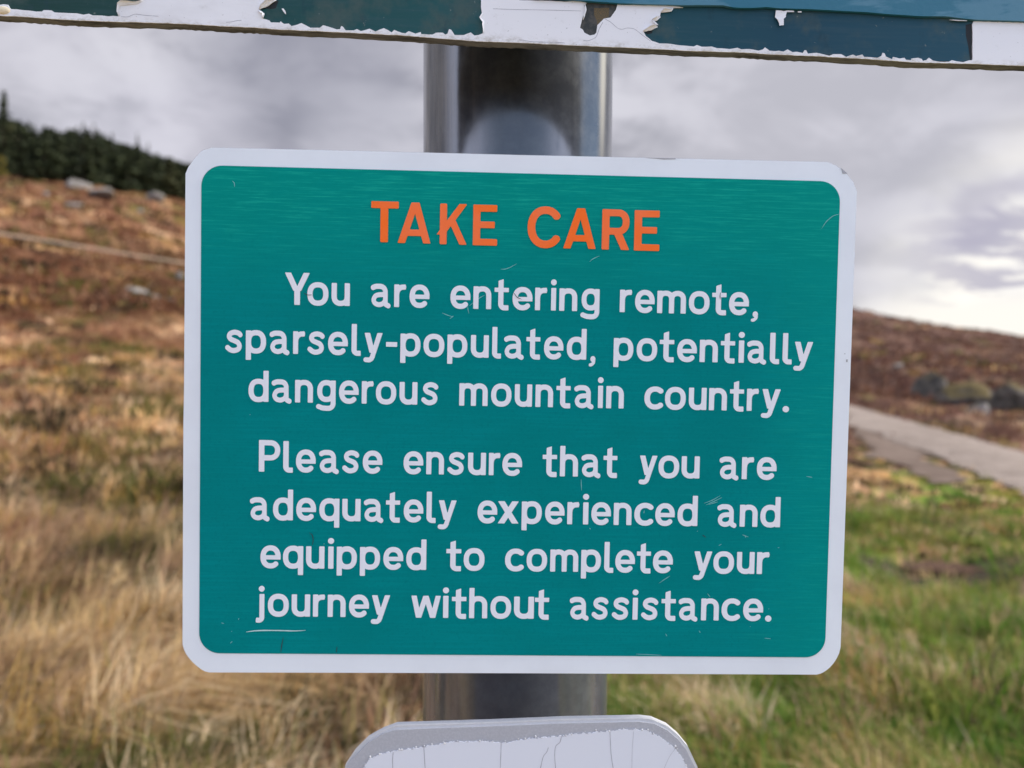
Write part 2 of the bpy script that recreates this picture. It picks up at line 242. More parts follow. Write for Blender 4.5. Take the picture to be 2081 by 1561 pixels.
 'curls': [[[[-190.79, 183.75], [-191.25, 185.76], [-190.35, 189.05], [-186.41, 189.56], [-182.46, 190.27], [-179.53, 191.98]], 0.0016, 0.0016, 1], [[[-118.31, 193.95], [-121.94, 191.23], [-126.03, 189.34]], 0.002, 0.0018, -1], [[[-126.24, 188.15], [-124.05, 187.05], [-124.63, 184.88]], 0.0012, 0.0012, -1], [[[68.38, 195.92], [67.63, 194.64], [62.97, 193.98]], 0.0015, 0.0016, -1], [[[62.52, 191.67], [60.75, 190.1], [58.67, 189.78]], 0.0016, 0.0016, -1], [[[58.67, 189.78], [61.34, 187.17]], 0.0012, 0.0012, -1], [[[61.34, 187.17], [58.25, 185.56], [54.63, 184.83]], 0.0016, 0.0018, -1], [[[27.19, 197.16], [26.18, 196.12], [27.03, 193.58], [25.5, 188.99]], 0.001, 0.001, -1], [[[-21.36, 181.2], [-21.22, 183.6], [-21.27, 186.34], [-23.11, 188.66], [-21.92, 190.66]], 0.0009, 0.0009, 1]],
 'gap_shadow': [[[210.61, 192.62], [213.42, 193.28], [213.83, 191.96], [214.52, 175.74], [213.52, 175.9], [212.26, 182.75], [210.98, 187.29]], [[59.19, 189.65], [61.24, 190.63], [62.46, 191.68], [61.26, 189.97], [59.46, 189.45]], [[62.98, 193.98], [67.37, 194.78], [65.32, 193.7]], [[54.9, 184.74], [59.29, 185.74], [59.08, 183.95], [56.76, 183.27]], [[-126.04, 189.34], [-121.91, 191.23], [-118.38, 193.49], [-117.0, 193.54], [-118.35, 189.97], [-120.52, 189.51], [-123.08, 189.74], [-125.44, 189.04]]],
 'rust': [[31.11, 194.75], [38.33, 195.23], [38.18, 190.92], [35.36, 189.81], [32.84, 186.69], [32.69, 188.72], [31.18, 191.71]],
 'film_cracks': [[[36.13, 189.74], [39.01, 188.41], [42.71, 185.22], [45.04, 185.04], [46.84, 185.86], [50.47, 185.62], [54.17, 182.78], [58.4, 179.96]], [[35.4, 188.04], [33.66, 184.94], [32.46, 180.84], [28.36, 179.04], [26.28, 179.39]], [[-141.14, 182.52], [-138.39, 182.88], [-136.04, 183.54], [-134.07, 183.68]], [[-16.7, 192.72], [-5.92, 192.66], [4.35, 192.88], [24.95, 193.03]], [[-4.12, 178.71], [2.59, 177.9], [12.89, 178.06], [17.54, 177.85]], [[-189.52, 183.74], [-186.4, 183.41], [-183.28, 185.18], [-178.6, 184.55], [-172.34, 184.36]]],
 'low_outline': [[-82.26, -171.85], [-77.78, -164.84], [-71.48, -158.28], [-64.23, -154.06], [-57.41, -151.42], [-12.04, -149.83], [24.85, -148.08], [61.98, -147.26], [67.58, -147.89], [75.13, -151.15], [80.86, -155.85], [85.68, -161.5], [90.63, -171.41]],
 'low_rim': [[-80.91, -170.45], [-76.86, -165.58], [-70.74, -159.21], [-63.76, -154.9], [-57.39, -153.01], [-11.55, -151.14], [24.88, -149.48], [61.08, -148.58], [68.55, -149.49], [75.17, -152.85], [80.43, -157.26], [84.29, -161.97], [89.23, -171.42]],
 'low_film': [[-73.14, -171.83], [-70.46, -167.15], [-64.09, -164.51], [-55.88, -162.9], [-44.0, -161.18], [-30.28, -158.6], [-16.49, -158.27], [-3.58, -158.98], [6.54, -157.06], [20.39, -155.89], [29.63, -154.63], [43.52, -153.35], [54.65, -152.18], [63.97, -152.42], [71.52, -155.88], [78.17, -160.58], [82.04, -165.29], [85.48, -171.43]],
 'low_cracks': [[[-58.8, -163.84], [-59.12, -167.58], [-58.88, -171.79]], [[-44.0, -161.36], [-43.65, -166.6], [-43.2, -172.22]], [[-6.53, -158.71], [-6.52, -164.62], [-6.75, -172.13]], [[22.88, -155.59], [22.3, -158.89], [20.02, -160.3], [19.64, -164.53], [20.35, -172.06]], [[16.61, -161.25], [15.92, -163.61], [14.1, -165.49], [12.85, -172.08]], [[46.58, -152.96], [47.31, -164.45], [48.69, -171.99]], [[58.21, -153.11], [57.69, -162.53], [57.83, -171.97]], [[79.58, -160.76], [75.97, -165.78], [73.61, -171.93]]],
 'scratches': [[[-129.86, -105.34], [-126.22, -104.73], [-121.36, -104.45], [-113.25, -104.47], [-106.76, -104.66], [-101.48, -104.29]], [[-10.84, 70.55], [-8.87, 70.59], [-6.51, 71.43], [-3.31, 73.31]], [[-25.46, 52.86], [-21.02, 56.61], [-18.22, 58.08]], [[-26.3, 52.57], [-26.11, 50.88], [-25.63, 49.2]], [[-38.35, 49.23], [-36.09, 48.26], [-32.98, 47.37]], [[-32.99, 47.93], [-34.65, 46.49]], [[89.88, -40.34], [94.0, -38.79], [97.69, -36.49]], [[90.9, -41.16], [94.85, -39.28], [98.55, -37.4]], [[91.98, -40.98], [96.53, -39.59]], [[68.82, -79.79], [71.69, -77.67], [74.15, -76.14]], [[109.11, -55.53], [112.07, -56.58]], [[110.37, -55.93], [110.82, -56.93]], [[143.21, 93.43], [145.51, 97.05], [148.65, 99.74], [151.86, 100.61]], [[-137.64, 109.07], [-136.64, 108.09], [-136.62, 106.32]], [[31.53, 75.07], [33.09, 76.52], [36.24, 77.93]], [[29.74, -29.54], [30.1, -34.91]], [[121.54, -106.39], [124.5, -106.62]], [[89.08, -102.94], [89.78, -103.94]], [[92.77, -84.59], [94.07, -86.25]], [[139.66, -26.51], [142.61, -26.97]], [[-141.6, -100.98], [-140.31, -101.3]], [[-137.34, -110.86], [-136.3, -109.86]], [[58.43, -114.69], [64.28, -114.91], [70.98, -115.2]]],
 'dark_scratches': [[[-100.06, -56.91], [-98.67, -57.96], [-98.16, -60.42], [-98.63, -62.9]], [[-112.01, -107.6], [-112.79, -111.34], [-113.16, -115.07]], [[-86.34, -111.97], [-86.71, -114.89]], [[-4.42, 59.49], [-2.97, 57.38], [-0.63, 56.47]], [[-103.89, 57.4], [-102.21, 56.32], [-99.99, 56.48]], [[89.46, -55.76], [91.17, -56.99]], [[94.99, 61.78], [94.7, 60.07], [94.97, 58.37]]],
 'chips': [[[151.51, 122.9], [155.24, 120.0], [152.66, 119.93], [152.11, 121.73]], [[56.58, 124.99], [61.35, 124.8], [66.13, 124.46], [71.7, 124.76], [71.69, 125.07]], [[157.47, 30.7], [158.29, 30.71], [158.17, 29.35], [157.51, 29.5]], [[156.56, 33.65], [156.97, 33.66], [156.98, 33.18], [156.58, 33.17]]]}
# ------------------------------------------------------------------ where things stand (metres, X right, Y ahead)
ROAD_PTS = [(1.9, -13.5), (6.27, 2.93), (8.33, 10.66), (9.36, 14.53), (10.08, 18.98), (10.56, 24.79), (10.53, 34.43), (7.35, 46.42), (0.0, 56.0), (-10.94, 62.04), (-19.74, 64.55), (-24.69, 60.22), (-28.79, 59.32), (-33.41, 59.15), (-37.1, 58.13), (-42.19, 57.81), (-47.17, 56.59)]
LAY_PTS = [(9.54, 22.57), (7.04, 15.82), (6.66, 13.29), (6.43, 12.08), (6.42, 11.4), (7.05, 12.36), (7.97, 14.57), (8.41, 15.83), (9.23, 19.67)]
PEAT_XY = (3.6, 6.61)
ROCKS = [
    ('boulder', -49.83, 92.58, (1.5, 1.2, 0.89), 20, 3, 'pale grey boulder just below the wood, left of a long slab', None, None, 0.33, 0) ,
    ('rock_slab', -44.19, 86.6, (1.82, 1.45, 0.96), -28, 8, 'long pale rock slab sloping down to the right, below the wood', None, None, 0.33, 0) ,
    ('boulder', -42.06, 94.66, (1.41, 1.13, 0.98), 10, 5, 'rounded pale boulder against the foot of the dark wood, nearest the sign', None, None, 0.33, 0) ,
    ('boulder', -18.65, 39.78, (0.75, 0.6, 0.41), 5, 12, 'grey boulder in the red heather left of a small white one', None, None, 0.33, 0) ,
    ('boulder', -17.67, 39.78, (0.35, 0.28, 0.24), 40, 14, 'low grey rock between the grey boulder and the white boulder', None, None, 0.33, 0) ,
    ('boulder', -16.84, 39.31, (0.48, 0.38, 0.32), 15, 15, 'small bright white boulder close to the left border of the warning sign', None, None, 0.33, 0) ,
    ('boulder', -21.1, 50.9, (0.34, 0.28, 0.45), 0, 17, 'grey rock under the track, half hidden by the left border of the warning sign', None, None, 0.33, 0) ,
    ('boulder', -41.82, 76.6, (1.14, 0.91, 0.34), 0, 19, 'low flat grey rock on the slope under the long slab', None, None, 0.33, 0) ,
    ('boulder', -46.77, 80.56, (0.44, 0.35, 0.24), 0, 21, 'tiny pale rock on the brown slope, farthest left', None, None, 0.33, 0) ,
    ('boulder', -39.05, 84.38, (0.4, 0.32, 0.28), 0, 23, 'tiny pale rock below the rounded boulder', None, None, 0.33, 0) ,
    ('outcrop', 17.56, 33.42, (0.82, 0.66, 0.9), 10, 25, 'dark steep-faced rock at the left end of the mossy outcrop', None, None, 0.33, 1) ,
    ('outcrop', 17.13, 30.05, (1.39, 1.11, 0.8), -6, 27, 'broad mossy crag in the middle of the outcrop across the road', None, None, 0.33, 1) ,
    ('outcrop', 17.27, 27.6, (1.19, 0.95, 0.74), -10, 31, 'mossy crag at the right edge of the picture across the road', None, None, 0.33, 1) ,
    ('boulder', 18.46, 33.66, (0.34, 0.27, 0.34), 0, 33, 'small grey stone at the foot of the mossy crag, on the left', None, None, 0.33, 0) ,
    ('boulder', 18.89, 32.44, (0.57, 0.46, 0.51), 15, 35, 'pale boulder leaning on the mossy crag, upper of two', None, None, 0.33, 0) ,
    ('boulder', 15.47, 26.32, (0.43, 0.34, 0.32), -15, 37, 'pale boulder below the mossy crag, lower of two', None, None, 0.33, 0) ,
    ('boulder', 19.69, 31.96, (0.32, 0.26, 0.35), 30, 39, 'grey stone between the two right-hand crags', None, None, 0.33, 0) ,
    ('boulder', 27.52, 56.93, (0.46, 0.37, 0.32), 0, 41, 'faint grey rock high on the right-hand slope above the outcrop', None, None, 0.33, 0) ,
]
WOOD_SPOTS = [(-69.6,83.6,5.0,1.93),(-68.3,83.8,5.1,1.74),(-67.3,85.8,5.2,1.89),(-65.3,87.3,5.7,2.38),(-63.2,87.7,5.8,1.75),(-60.9,88.2,6.2,1.75),(-59.3,89.6,5.2,2.42),(-56.6,89.5,6.1,1.7),(-55.7,91.0,5.5,1.96),(-53.8,92.5,5.4,2.26),(-53.0,94.1,5.3,1.96),(-50.9,95.3,6.3,1.89),(-50.4,96.6,5.6,2.38),(-49.3,98.7,5.6,2.45),(-47.8,99.9,5.7,2.24),(-47.0,102.1,4.8,2.21),(-46.5,103.5,5.1,2.0),(-44.9,105.5,4.6,2.34),(-44.5,107.5,5.0,2.45),(-42.5,109.2,4.8,1.82),(-41.1,110.3,4.4,2.14),(-39.7,111.4,4.4,2.02),(-38.3,111.5,4.9,2.45),(-35.6,113.1,5.4,1.85),(-69.8,85.5,4.7,1.76),(-68.8,87.6,4.6,2.12),(-67.4,88.1,5.1,1.79),(-65.0,89.4,5.2,1.75),(-63.9,89.7,5.5,2.44),(-61.2,91.1,5.5,2.23),(-59.2,91.6,5.8,2.02),(-58.0,93.0,5.5,2.25),(-55.8,93.6,5.0,1.82),(-54.8,94.8,5.0,1.87),(-53.4,97.2,5.6,1.99),(-51.8,98.2,6.6,2.45),(-50.7,99.9,5.8,2.36),(-50.0,101.7,5.7,2.28),(-48.5,103.2,5.3,1.74),(-48.0,104.7,5.0,2.37),(-47.1,106.6,5.0,2.18),(-45.7,109.1,4.8,2.09),(-44.4,110.2,4.5,2.24),(-43.5,112.0,4.5,2.46),(-41.4,112.5,4.3,1.74),(-39.9,113.2,4.8,1.83),(-37.4,114.7,4.3,1.85),(-35.8,116.2,4.9,2.06),(-72.9,87.0,4.8,1.86),(-70.8,88.3,4.4,1.96),(-70.4,89.8,4.7,1.84),(-68.1,90.1,4.8,2.03),(-66.4,92.6,5.7,1.89),(-64.3,93.3,5.0,2.38),(-62.5,93.7,5.3,2.2),(-59.8,93.7,5.8,2.36),(-58.4,95.4,5.7,2.0),(-56.5,97.1,5.0,1.99),(-55.5,97.7,4.8,1.75),(-53.6,99.6,5.6,1.82),(-51.7,101.2,5.8,2.46),(-51.4,102.4,5.9,1.72),(-50.8,104.9,5.3,1.91),(-49.1,106.3,5.3,2.46),(-48.6,108.0,4.8,2.02),(-47.3,110.8,4.4,1.97),(-46.3,111.9,4.6,2.33),(-44.9,113.3,4.0,1.99),(-42.5,114.9,4.4,2.18),(-41.3,116.2,4.1,1.95),(-39.0,117.1,4.7,1.81),(-37.4,118.1,4.5,2.4),(-74.1,89.4,4.0,1.97),(-71.6,91.2,4.9,1.71),(-70.2,93.3,5.1,1.86),(-68.2,93.4,5.0,1.73),(-66.9,93.9,4.9,2.37),(-65.2,95.5,4.9,1.75),(-63.4,96.3,6.0,1.71),(-60.1,97.1,5.1,2.17),(-59.7,98.8,5.1,2.16),(-57.1,99.6,5.3,2.49),(-55.3,100.8,5.8,2.23),(-54.2,102.8,5.7,1.94),(-52.6,103.9,5.6,1.85),(-52.3,106.5,5.3,1.9),(-51.0,108.9,5.5,2.34),(-50.0,109.9,5.0,1.77),(-48.7,112.0,4.5,2.29),(-47.9,112.8,4.7,1.94),(-46.7,114.6,4.2,2.15),(-45.2,115.8,4.0,1.82),(-42.9,118.4,4.5,2.05),(-41.6,118.2,4.3,2.0),(-39.2,120.4,4.9,2.08),(-38.0,121.4,5.1,1.8),(-76.4,91.2,4.4,2.47),(-74.7,91.7,4.6,2.14),(-72.6,94.1,4.9,1.89),(-71.0,95.4,5.3,1.85),(-69.5,95.9,5.0,2.06),(-67.7,97.1,5.3,1.71),(-64.2,97.5,5.6,2.09),(-62.8,98.2,6.0,2.37),(-61.3,99.3,5.5,1.82),(-59.3,102.2,5.7,2.03),(-57.4,102.9,5.3,1.78),(-56.7,104.1,5.8,2.47),(-54.6,105.9,6.3,1.94),(-53.7,106.7,5.7,1.82),(-52.8,109.6,5.4,1.97),(-51.6,111.1,5.5,1.84),(-50.3,114.0,4.9,2.13),(-49.1,114.6,4.8,2.49),(-48.2,117.1,4.7,2.4),(-47.1,117.5,4.8,2.22),(-44.5,119.7,4.3,2.13),(-42.6,120.2,4.7,2.45),(-41.4,120.9,4.5,2.25),(-38.7,122.8,5.1,1.88),(-77.2,94.0,4.5,2.08),(-74.8,95.3,5.1,2.06),(-72.9,96.8,5.3,1.76),(-71.6,97.4,5.1,2.02),(-69.9,98.5,5.4,2.16),(-68.0,99.7,5.5,2.04),(-65.2,100.0,5.7,1.99),(-64.0,101.8,5.2,1.86),(-61.8,102.8,5.5,2.02),(-59.4,103.9,5.7,2.07),(-58.2,105.7,5.6,2.35),(-56.3,106.7,6.2,2.09),(-55.1,108.4,6.2,1.82),(-54.0,111.1,5.4,2.24),(-53.4,112.2,5.3,2.04),(-52.0,113.5,5.1,2.06),(-50.8,115.9,4.8,2.24),(-49.8,119.1,4.5,1.97),(-48.8,120.5,4.7,2.34),(-46.3,120.9,4.8,2.15),(-44.6,122.2,4.8,2.5),(-43.1,123.5,4.6,2.31),(-40.7,124.6,5.1,2.14),(-38.7,126.7,5.0,1.89),(-78.8,94.8,4.6,2.44),(-77.2,96.4,4.8,1.73),(-76.0,97.0,5.0,2.19),(-74.8,99.4,5.0,2.18),(-71.7,100.2,5.4,2.03),(-69.7,100.9,4.9,2.06),(-67.6,102.2,5.4,2.31),(-65.5,102.3,5.3,2.46),(-64.4,104.0,5.4,2.09),(-62.6,105.5,5.3,1.76),(-60.3,106.8,5.5,2.46),(-59.2,109.2,6.2,2.37),(-57.1,110.8,6.6,2.37),(-56.3,112.4,5.6,2.29),(-54.9,113.4,5.2,2.2),(-53.8,116.0,4.9,2.02),(-52.3,118.6,5.1,2.28),(-51.0,120.2,4.8,1.89),(-50.5,121.2,5.0,2.31),(-48.9,122.4,4.7,2.38),(-46.7,124.4,4.6,2.14),(-44.5,125.4,5.1,2.3),(-42.9,126.5,4.8,1.91),(-41.2,127.0,4.7,2.42)]
WOOD = [(-68.61, 81.87), (-63.29, 86.17), (-56.43, 88.59), (-49.36, 94.72), (-43.56, 106.4), (-33.5, 113.0)]
TREES = [
    ((-58.9, 93.4, 8.9, 2.1, 1000, (0.045, 0.055, 0.025), 10, 'tallest spiky conifer, standing above the wood at the left edge of the picture'), {'group': 'conifers rising above the dark wood', 'slim': 1.15}) ,
    ((-53.3, 100.0, 7.1, 1.1, 420, (0.045, 0.055, 0.025), 171, 'thin pointed conifer tip on the wood skyline, leftmost of five small ones'), {'group': 'conifers rising above the dark wood', 'slim': 1.15}) ,
    ((-53.3, 102.6, 7.1, 1.1, 420, (0.045, 0.055, 0.025), 192, 'thin conifer tip on the wood skyline, second of five from the left'), {'group': 'conifers rising above the dark wood', 'slim': 1.15}) ,
    ((-51.4, 103.3, 6.6, 1.1, 420, (0.045, 0.055, 0.025), 229, 'thin conifer tip on the wood skyline, middle one of five'), {'group': 'conifers rising above the dark wood', 'slim': 1.15}) ,
    ((-49.8, 106.9, 7.2, 1.1, 420, (0.045, 0.055, 0.025), 280, 'ragged conifer tip on the wood skyline, second of five from the right'), {'group': 'conifers rising above the dark wood', 'slim': 1.15}) ,
    ((-48.5, 107.1, 6.5, 1.1, 420, (0.045, 0.055, 0.025), 301, 'short conifer tip on the wood skyline, rightmost of five'), {'group': 'conifers rising above the dark wood', 'slim': 1.15}) ,
    ((-54.72, 86.14, 2.6, 1.0, 320, (0.16, 0.13, 0.025), 77, 'small yellowing tree in front of the dark wood at the left edge of the picture'), {'slim': 0.4, 'name': 'young_larch'}) ,
]
FENCE = [(-61.68, 86.11), (-59.45, 88.26), (-57.83, 89.93), (-57.28, 91.34), (-56.81, 92.93), (-56.11, 93.95), (-55.68, 95.27), (-55.29, 96.93)]

def wood_spots(): return WOOD_SPOTS
def in_wood(x, y):
    """behind the front edge of the plantation"""
    W = np.array(WOOD); az = np.degrees(np.arctan2(x, y)); wa = np.degrees(np.arctan2(W[:, 0], W[:, 1]))
    return (np.hypot(x, y) > np.interp(az, wa, np.hypot(W[:, 0], W[:, 1]))-1) & (az < -13)
PX, PY, PR = .0027, .4925, .0572
# ================================================================== THE LAND
def _lat(seed): return np.random.default_rng(seed).random((256, 256))
_LAT = [_lat(k) for k in range(12)]
def vnoise(x, y, seed=0):
    T = _LAT[seed % 12]
    xi, yi = np.floor(x).astype(int), np.floor(y).astype(int); fx, fy = x-xi, y-yi
    fx = fx*fx*(3-2*fx); fy = fy*fy*(3-2*fy)
    a = T[xi & 255, yi & 255]; b = T[(xi+1) & 255, yi & 255]; c = T[xi & 255, (yi+1) & 255]; d_ = T[(xi+1) & 255, (yi+1) & 255]
    return (a*(1-fx)+b*fx)*(1-fy)+(c*(1-fx)+d_*fx)*fy
def fbm(x, y, s, seed=0, o=4):
    v = 0; a = .5; t = 0
    for k in range(o):
        v = v+a*vnoise(x*s+17.3*k, y*s+5.1*k, seed+k); t += a; a *= .5; s *= 2.03
    return v/t
def smst(x, a, b):
    t = np.clip((x-a)/(b-a), 0, 1); return t*t*(3-2*t)
# heights relative to the eye along bearings (degrees, +right) at distances (m)
_R = np.array([.2, 3, 8, 15, 25, 40, 60, 80, 100, 120, 160, 220, 400, 900, 3000.])
_PH = np.array([-180, -70, -32.6, -22.4, 0, 23.4, 32.6, 70, 180.])
_Z = np.array([
 [-1.5, -1.5, -1.5, -1.5, -1.5, -1.5, -1.5, -1.0, 0, 1, 3, 6, 14, 20, -10],
 [-1.5, -1.5, -1.35, -1.0, -.1, 2.2, 5.6, 9.6, 16.4, 24.2, 33, 38, 44, 30, -20],
 [-1.5, -1.5, -1.35, -1.0, -.1, 2.2, 5.9, 10.2, 17.2, 24.8, 34, 39, 46, 30, -20],
 [-1.5, -1.5, -1.38, -1.05, -.3, 1.8, 5.1, 9.2, 15.2, 22.0, 29.5, 34, 42, 30, -20],
 [-1.5, -1.5, -1.5, -1.55, -1.2, 0, 2, 4.2, 7, 10.4, 15, 18, 20, 10, -30],
 [-1.5, -1.52, -1.70, -1.95, -1.85, -1.45, -.7, .6, 2.8, 5.6, 10.8, 9.4, 2, -10, -50],
 [-1.5, -1.55, -1.75, -2.0, -2.0, -1.65, -1.1, -.3, .9, 2.1, 3.9, 3.0, -4, -15, -60],
 [-1.5, -1.55, -1.8, -2.1, -2.3, -2.3, -2.2, -2.0, -1.5, -1, -1, -2, -8, -20, -60],
 [-1.5, -1.5, -1.5, -1.5, -1.5, -1.5, -1.5, -1.0, 0, 1, 3, 6, 14, 20, -10]])
_lr = np.log(_R); _LG = np.linspace(_lr[0], _lr[-1], 400); _PG = np.arange(-180, 180.01, .5)
_t = np.array([np.interp(_LG, _lr, row) for row in _Z])
_t = np.array([np.interp(_PG, _PH, _t[:, k]) for k in range(len(_LG))]).T
def _blur(a, s, ax):
    k = np.exp(-.5*(np.arange(-3*s, 3*s+1)/s)**2); k /= k.sum(); p = 3*s
    pw = [(0, 0), (0, 0)]; pw[ax] = (p, p); b = np.pad(a, pw, 'edge'); r = 0
    for i, q in enumerate(k): r = r+q*(b[i:i+a.shape[0]] if ax == 0 else b[:, i:i+a.shape[1]])
    return r
_t = _blur(_blur(_t, 6, 0), 8, 1)
def base_h(x, y):
    r = np.maximum(np.hypot(x, y), .21); p = np.degrees(np.arctan2(x, y))
    u = np.clip((np.log(r)-_LG[0])/(_LG[1]-_LG[0]), 0, 398.999); v = np.clip((p+180)/.5, 0, 719.999)
    i, j = u.astype(int), v.astype(int); fu, fv = u-i, v-j
    return 1.5+(_t[j, i]*(1-fu)+_t[j, i+1]*fu)*(1-fv)+(_t[j+1, i]*(1-fu)+_t[j+1, i+1]*fu)*fv
ROAD = np.array(ROAD_PTS)
ROAD_W = 1.12
def road_dist(x, y):
    dd = np.full(np.shape(x), 1e9)
    for (ax, ay), (bx, by) in zip(ROAD[:-1], ROAD[1:]):
        ex, ey = bx-ax, by-ay; t = np.clip(((x-ax)*ex+(y-ay)*ey)/(ex*ex+ey*ey), 0, 1)
        dd = np.minimum(dd, np.hypot(x-ax-t*ex, y-ay-t*ey))
    return dd
def height(x, y):
    x = np.asarray(x, float); y = np.asarray(y, float)
    r = np.hypot(x, y); m = smst(road_dist(x, y)/(1+np.clip(r-30, 0, 60)*.07), 1.2, 3.5)*smst(np.hypot((x-7.7)/2.6, (y-15.5)/6.0), .75, 1.25)
    far = np.clip(r/60, 0, 1)
    return base_h(x, y)+m*((fbm(x, y, .9, 1)-.5)*.34*smst(r, .8, 3)+(fbm(x, y, 2.3, 9, 2)-.5)*.22*smst(r, 2, 5)*(1-smst(r, 20, 45))+(fbm(x, y, .22, 3)-.5)*.9*smst(r, 5, 25)+(fbm(x, y, .045, 5)-.5)*3.0*far**2)

# ---- ground colours (true colours of the plants, in linear light)
STRAW = np.array([[.58, .42, .215], [.54, .37, .215], [.42, .275, .18], [.70, .55, .36], [.44, .29, .10], [.34, .22, .125]])
RUST = np.array([[.27, .145, .082], [.225, .115, .070], [.31, .185, .105], [.20, .115, .072]])
OLIVE = np.array([[.17, .15, .045], [.115, .115, .036], [.23, .19, .065], [.13, .14, .035]])
DARK = np.array([[.055, .036, .022], [.080, .056, .032], [.042, .040, .020]])
GREEN = np.array([[.11, .195, .025], [.08, .155, .020], [.16, .225, .036], [.22, .235, .052], [.30, .26, .09]])
def green_zone(x, y):
    p = np.degrees(np.arctan2(x, y)); r = np.hypot(x, y); n = fbm(x, y, .45, 7)
    z = smst(p+(n-.5)*34, 1, 14)*(1-smst(r+(n-.5)*3-6.5*smst(p, 22, 28), 8.8, 10.8))
    z *= 1-.7*smst(p+(fbm(x, y, .7, 2)-.5)*22, 25, 37)
    z *= .62+.38*smst(fbm(x, y, 1.6, 5), .38, .52)
    return z
def pick(pal, k): return pal[(k*len(pal)).astype(int) % len(pal)]
def cells(x, y, k):
    """one random number per tussock-sized patch, patches growing with distance"""
    r = np.hypot(x, y); out_ = np.zeros(len(x))
    for lo, hi, s_ in ((0, 5, .17), (5, 10, .24), (10, 20, .42), (20, 40, .8), (40, 1e9, 1.7)):
        m = (r >= lo) & (r < hi)
        u = x[m]/s_+1.7*(vnoise(x[m]/s_*.8, y[m]/s_*.8, 3)-.5); v = y[m]/(s_*1.15)+1.7*(vnoise(x[m]/s_*.8, y[m]/s_*.8, 8)-.5)
        out_[m] = _LAT[k % 12][np.floor(u).astype(int) & 255, np.floor(v).astype(int) & 255]
    return np.where(RNG.random(len(x)) < .22, RNG.random(len(x)), out_)
def plant_colour(x, y, rnd=None):
    """one colour per tussock; slow noise sorts the kinds into patches"""
    r = np.hypot(x, y); p = np.degrees(np.arctan2(x, y))
    a = fbm(x, y, .55, 4); b = fbm(x, y, .16, 6); n = len(x)
    c = pick(STRAW, cells(x, y, 0))
    far = smst(r, 14, 42)
    sel = cells(x, y, 1) < .10+far*(.34+.46*smst(b, .32, .60))+.25*smst(a, .52, .66)*(1-far)
    c = np.where(sel[:, None], pick(RUST, cells(x, y, 2)), c)
    sel = cells(x, y, 4) < .14+.40*smst(a, .58, .42)*(1-.5*far)
    c = np.where(sel[:, None], pick(OLIVE, cells(x, y, 5)), c)
    sel = cells(x, y, 6) < (.09+.36*smst(fbm(x, y, 1.1, 8), .50, .64))*(1-.6*far)
    c = np.where(sel[:, None], pick(DARK, cells(x, y, 7)), c)
    sel = (fbm(x, y, 1.9, 10) < .40) & (r < 9) & (cells(x, y, 3) < .7)
    c = np.where(sel[:, None], pick(np.vstack([OLIVE, DARK]), cells(x, y, 9)), c)
    right = smst(p, 5, 18)*smst(r, 14, 22)
    sel = cells(x, y, 9) < right*.85
    c = np.where(sel[:, None], pick(RUST, cells(x, y, 10))*np.array([.62, .64, .86]), c)
    sel = cells(x, y, 11) < .9*green_zone(x, y)
    c = np.where(sel[:, None], pick(GREEN, cells(x, y, 5)), c)
    c = c*(1-smst(r, 12, 30)[:, None]*np.array([[.08, .17, .20]])*(p < 5)[:, None])
    return c*(1+(.66-.36*far)*(cells(x, y, 8)-.5))[:, None]*(1.16-.13*smst(r, 4.5, 8)-.27*far)[:, None]*(np.array([1, 1, 1])+np.outer(smst(r, 4, 9), [.04, -.05, -.13]))
# ---- the ground as one sheet, fine near the sign and reaching the horizon
ph = np.concatenate([np.arange(-180, -78, 3.0), np.arange(-78, 78, .3), np.arange(78, 180, 3.0)])
rr = np.exp(np.linspace(math.log(.22), math.log(2900), 330))
PHI, RR = np.meshgrid(np.radians(ph), rr)
gx, gy = (RR*np.sin(PHI)).ravel(), (RR*np.cos(PHI)).ravel()
gz = height(gx, gy)
nr, npn = RR.shape
I = np.arange(nr*npn).reshape(nr, npn)
J = np.roll(I, -1, 1)
F = np.stack([I[:-1], J[:-1], J[1:], I[1:]], -1).reshape(-1, 4)[:, ::-1]
gv = np.c_[gx, gy, gz]
# close the small hole under the eye
gv = np.vstack([gv, [[0, 0, float(height(np.array([0.]), np.array([.21]))[0])]]])
def avg_colour(x, y):
    acc = 0
    for k in range(5): acc = acc+plant_colour(x, y, RNG.random(len(x)))
    return acc/5*.85
gc = avg_colour(gv[:, 0], gv[:, 1])
PEAT = (PEAT_XY)
pd = np.hypot((gv[:, 0]-PEAT[0])/1.0, (gv[:, 1]-PEAT[1])/.45)
gc = np.where((pd < 1)[:, None], np.array([[.05, .035, .028]]), gc)
m_ground, gg, b = principled('moorland', rough=.9, spec=.1)
at = gg.add('ShaderNodeAttribute'); at.attribute_name = 'tint'
o = objco(gg)
k1 = gg.noise(gg.scale(o, (1, 1, .5)), 3.5, 5, .65); k2 = gg.noise(gg.scale(o, (1, 1, .5)), .7, 5, .65)
v = gg.math('ADD', gg.math('MULTIPLY', k1, .8), gg.math('MULTIPLY', k2, .7))
gg.link(gg.mix(1.0, at.outputs[0], gg.ramp(v, [(.45, (.45, .43, .42)), (.75, (1.0, 1.0, 1.0)), (1.0, (1.4, 1.36, 1.25))]), 'MULTIPLY'), b.inputs['Base Color'])
bump(gg, b, gg.noise(o, 5, 5, .7), .8, .12)
ground = from_np('ground', gv, F, m_ground, None, True, gc)
tag(ground, kind='structure')

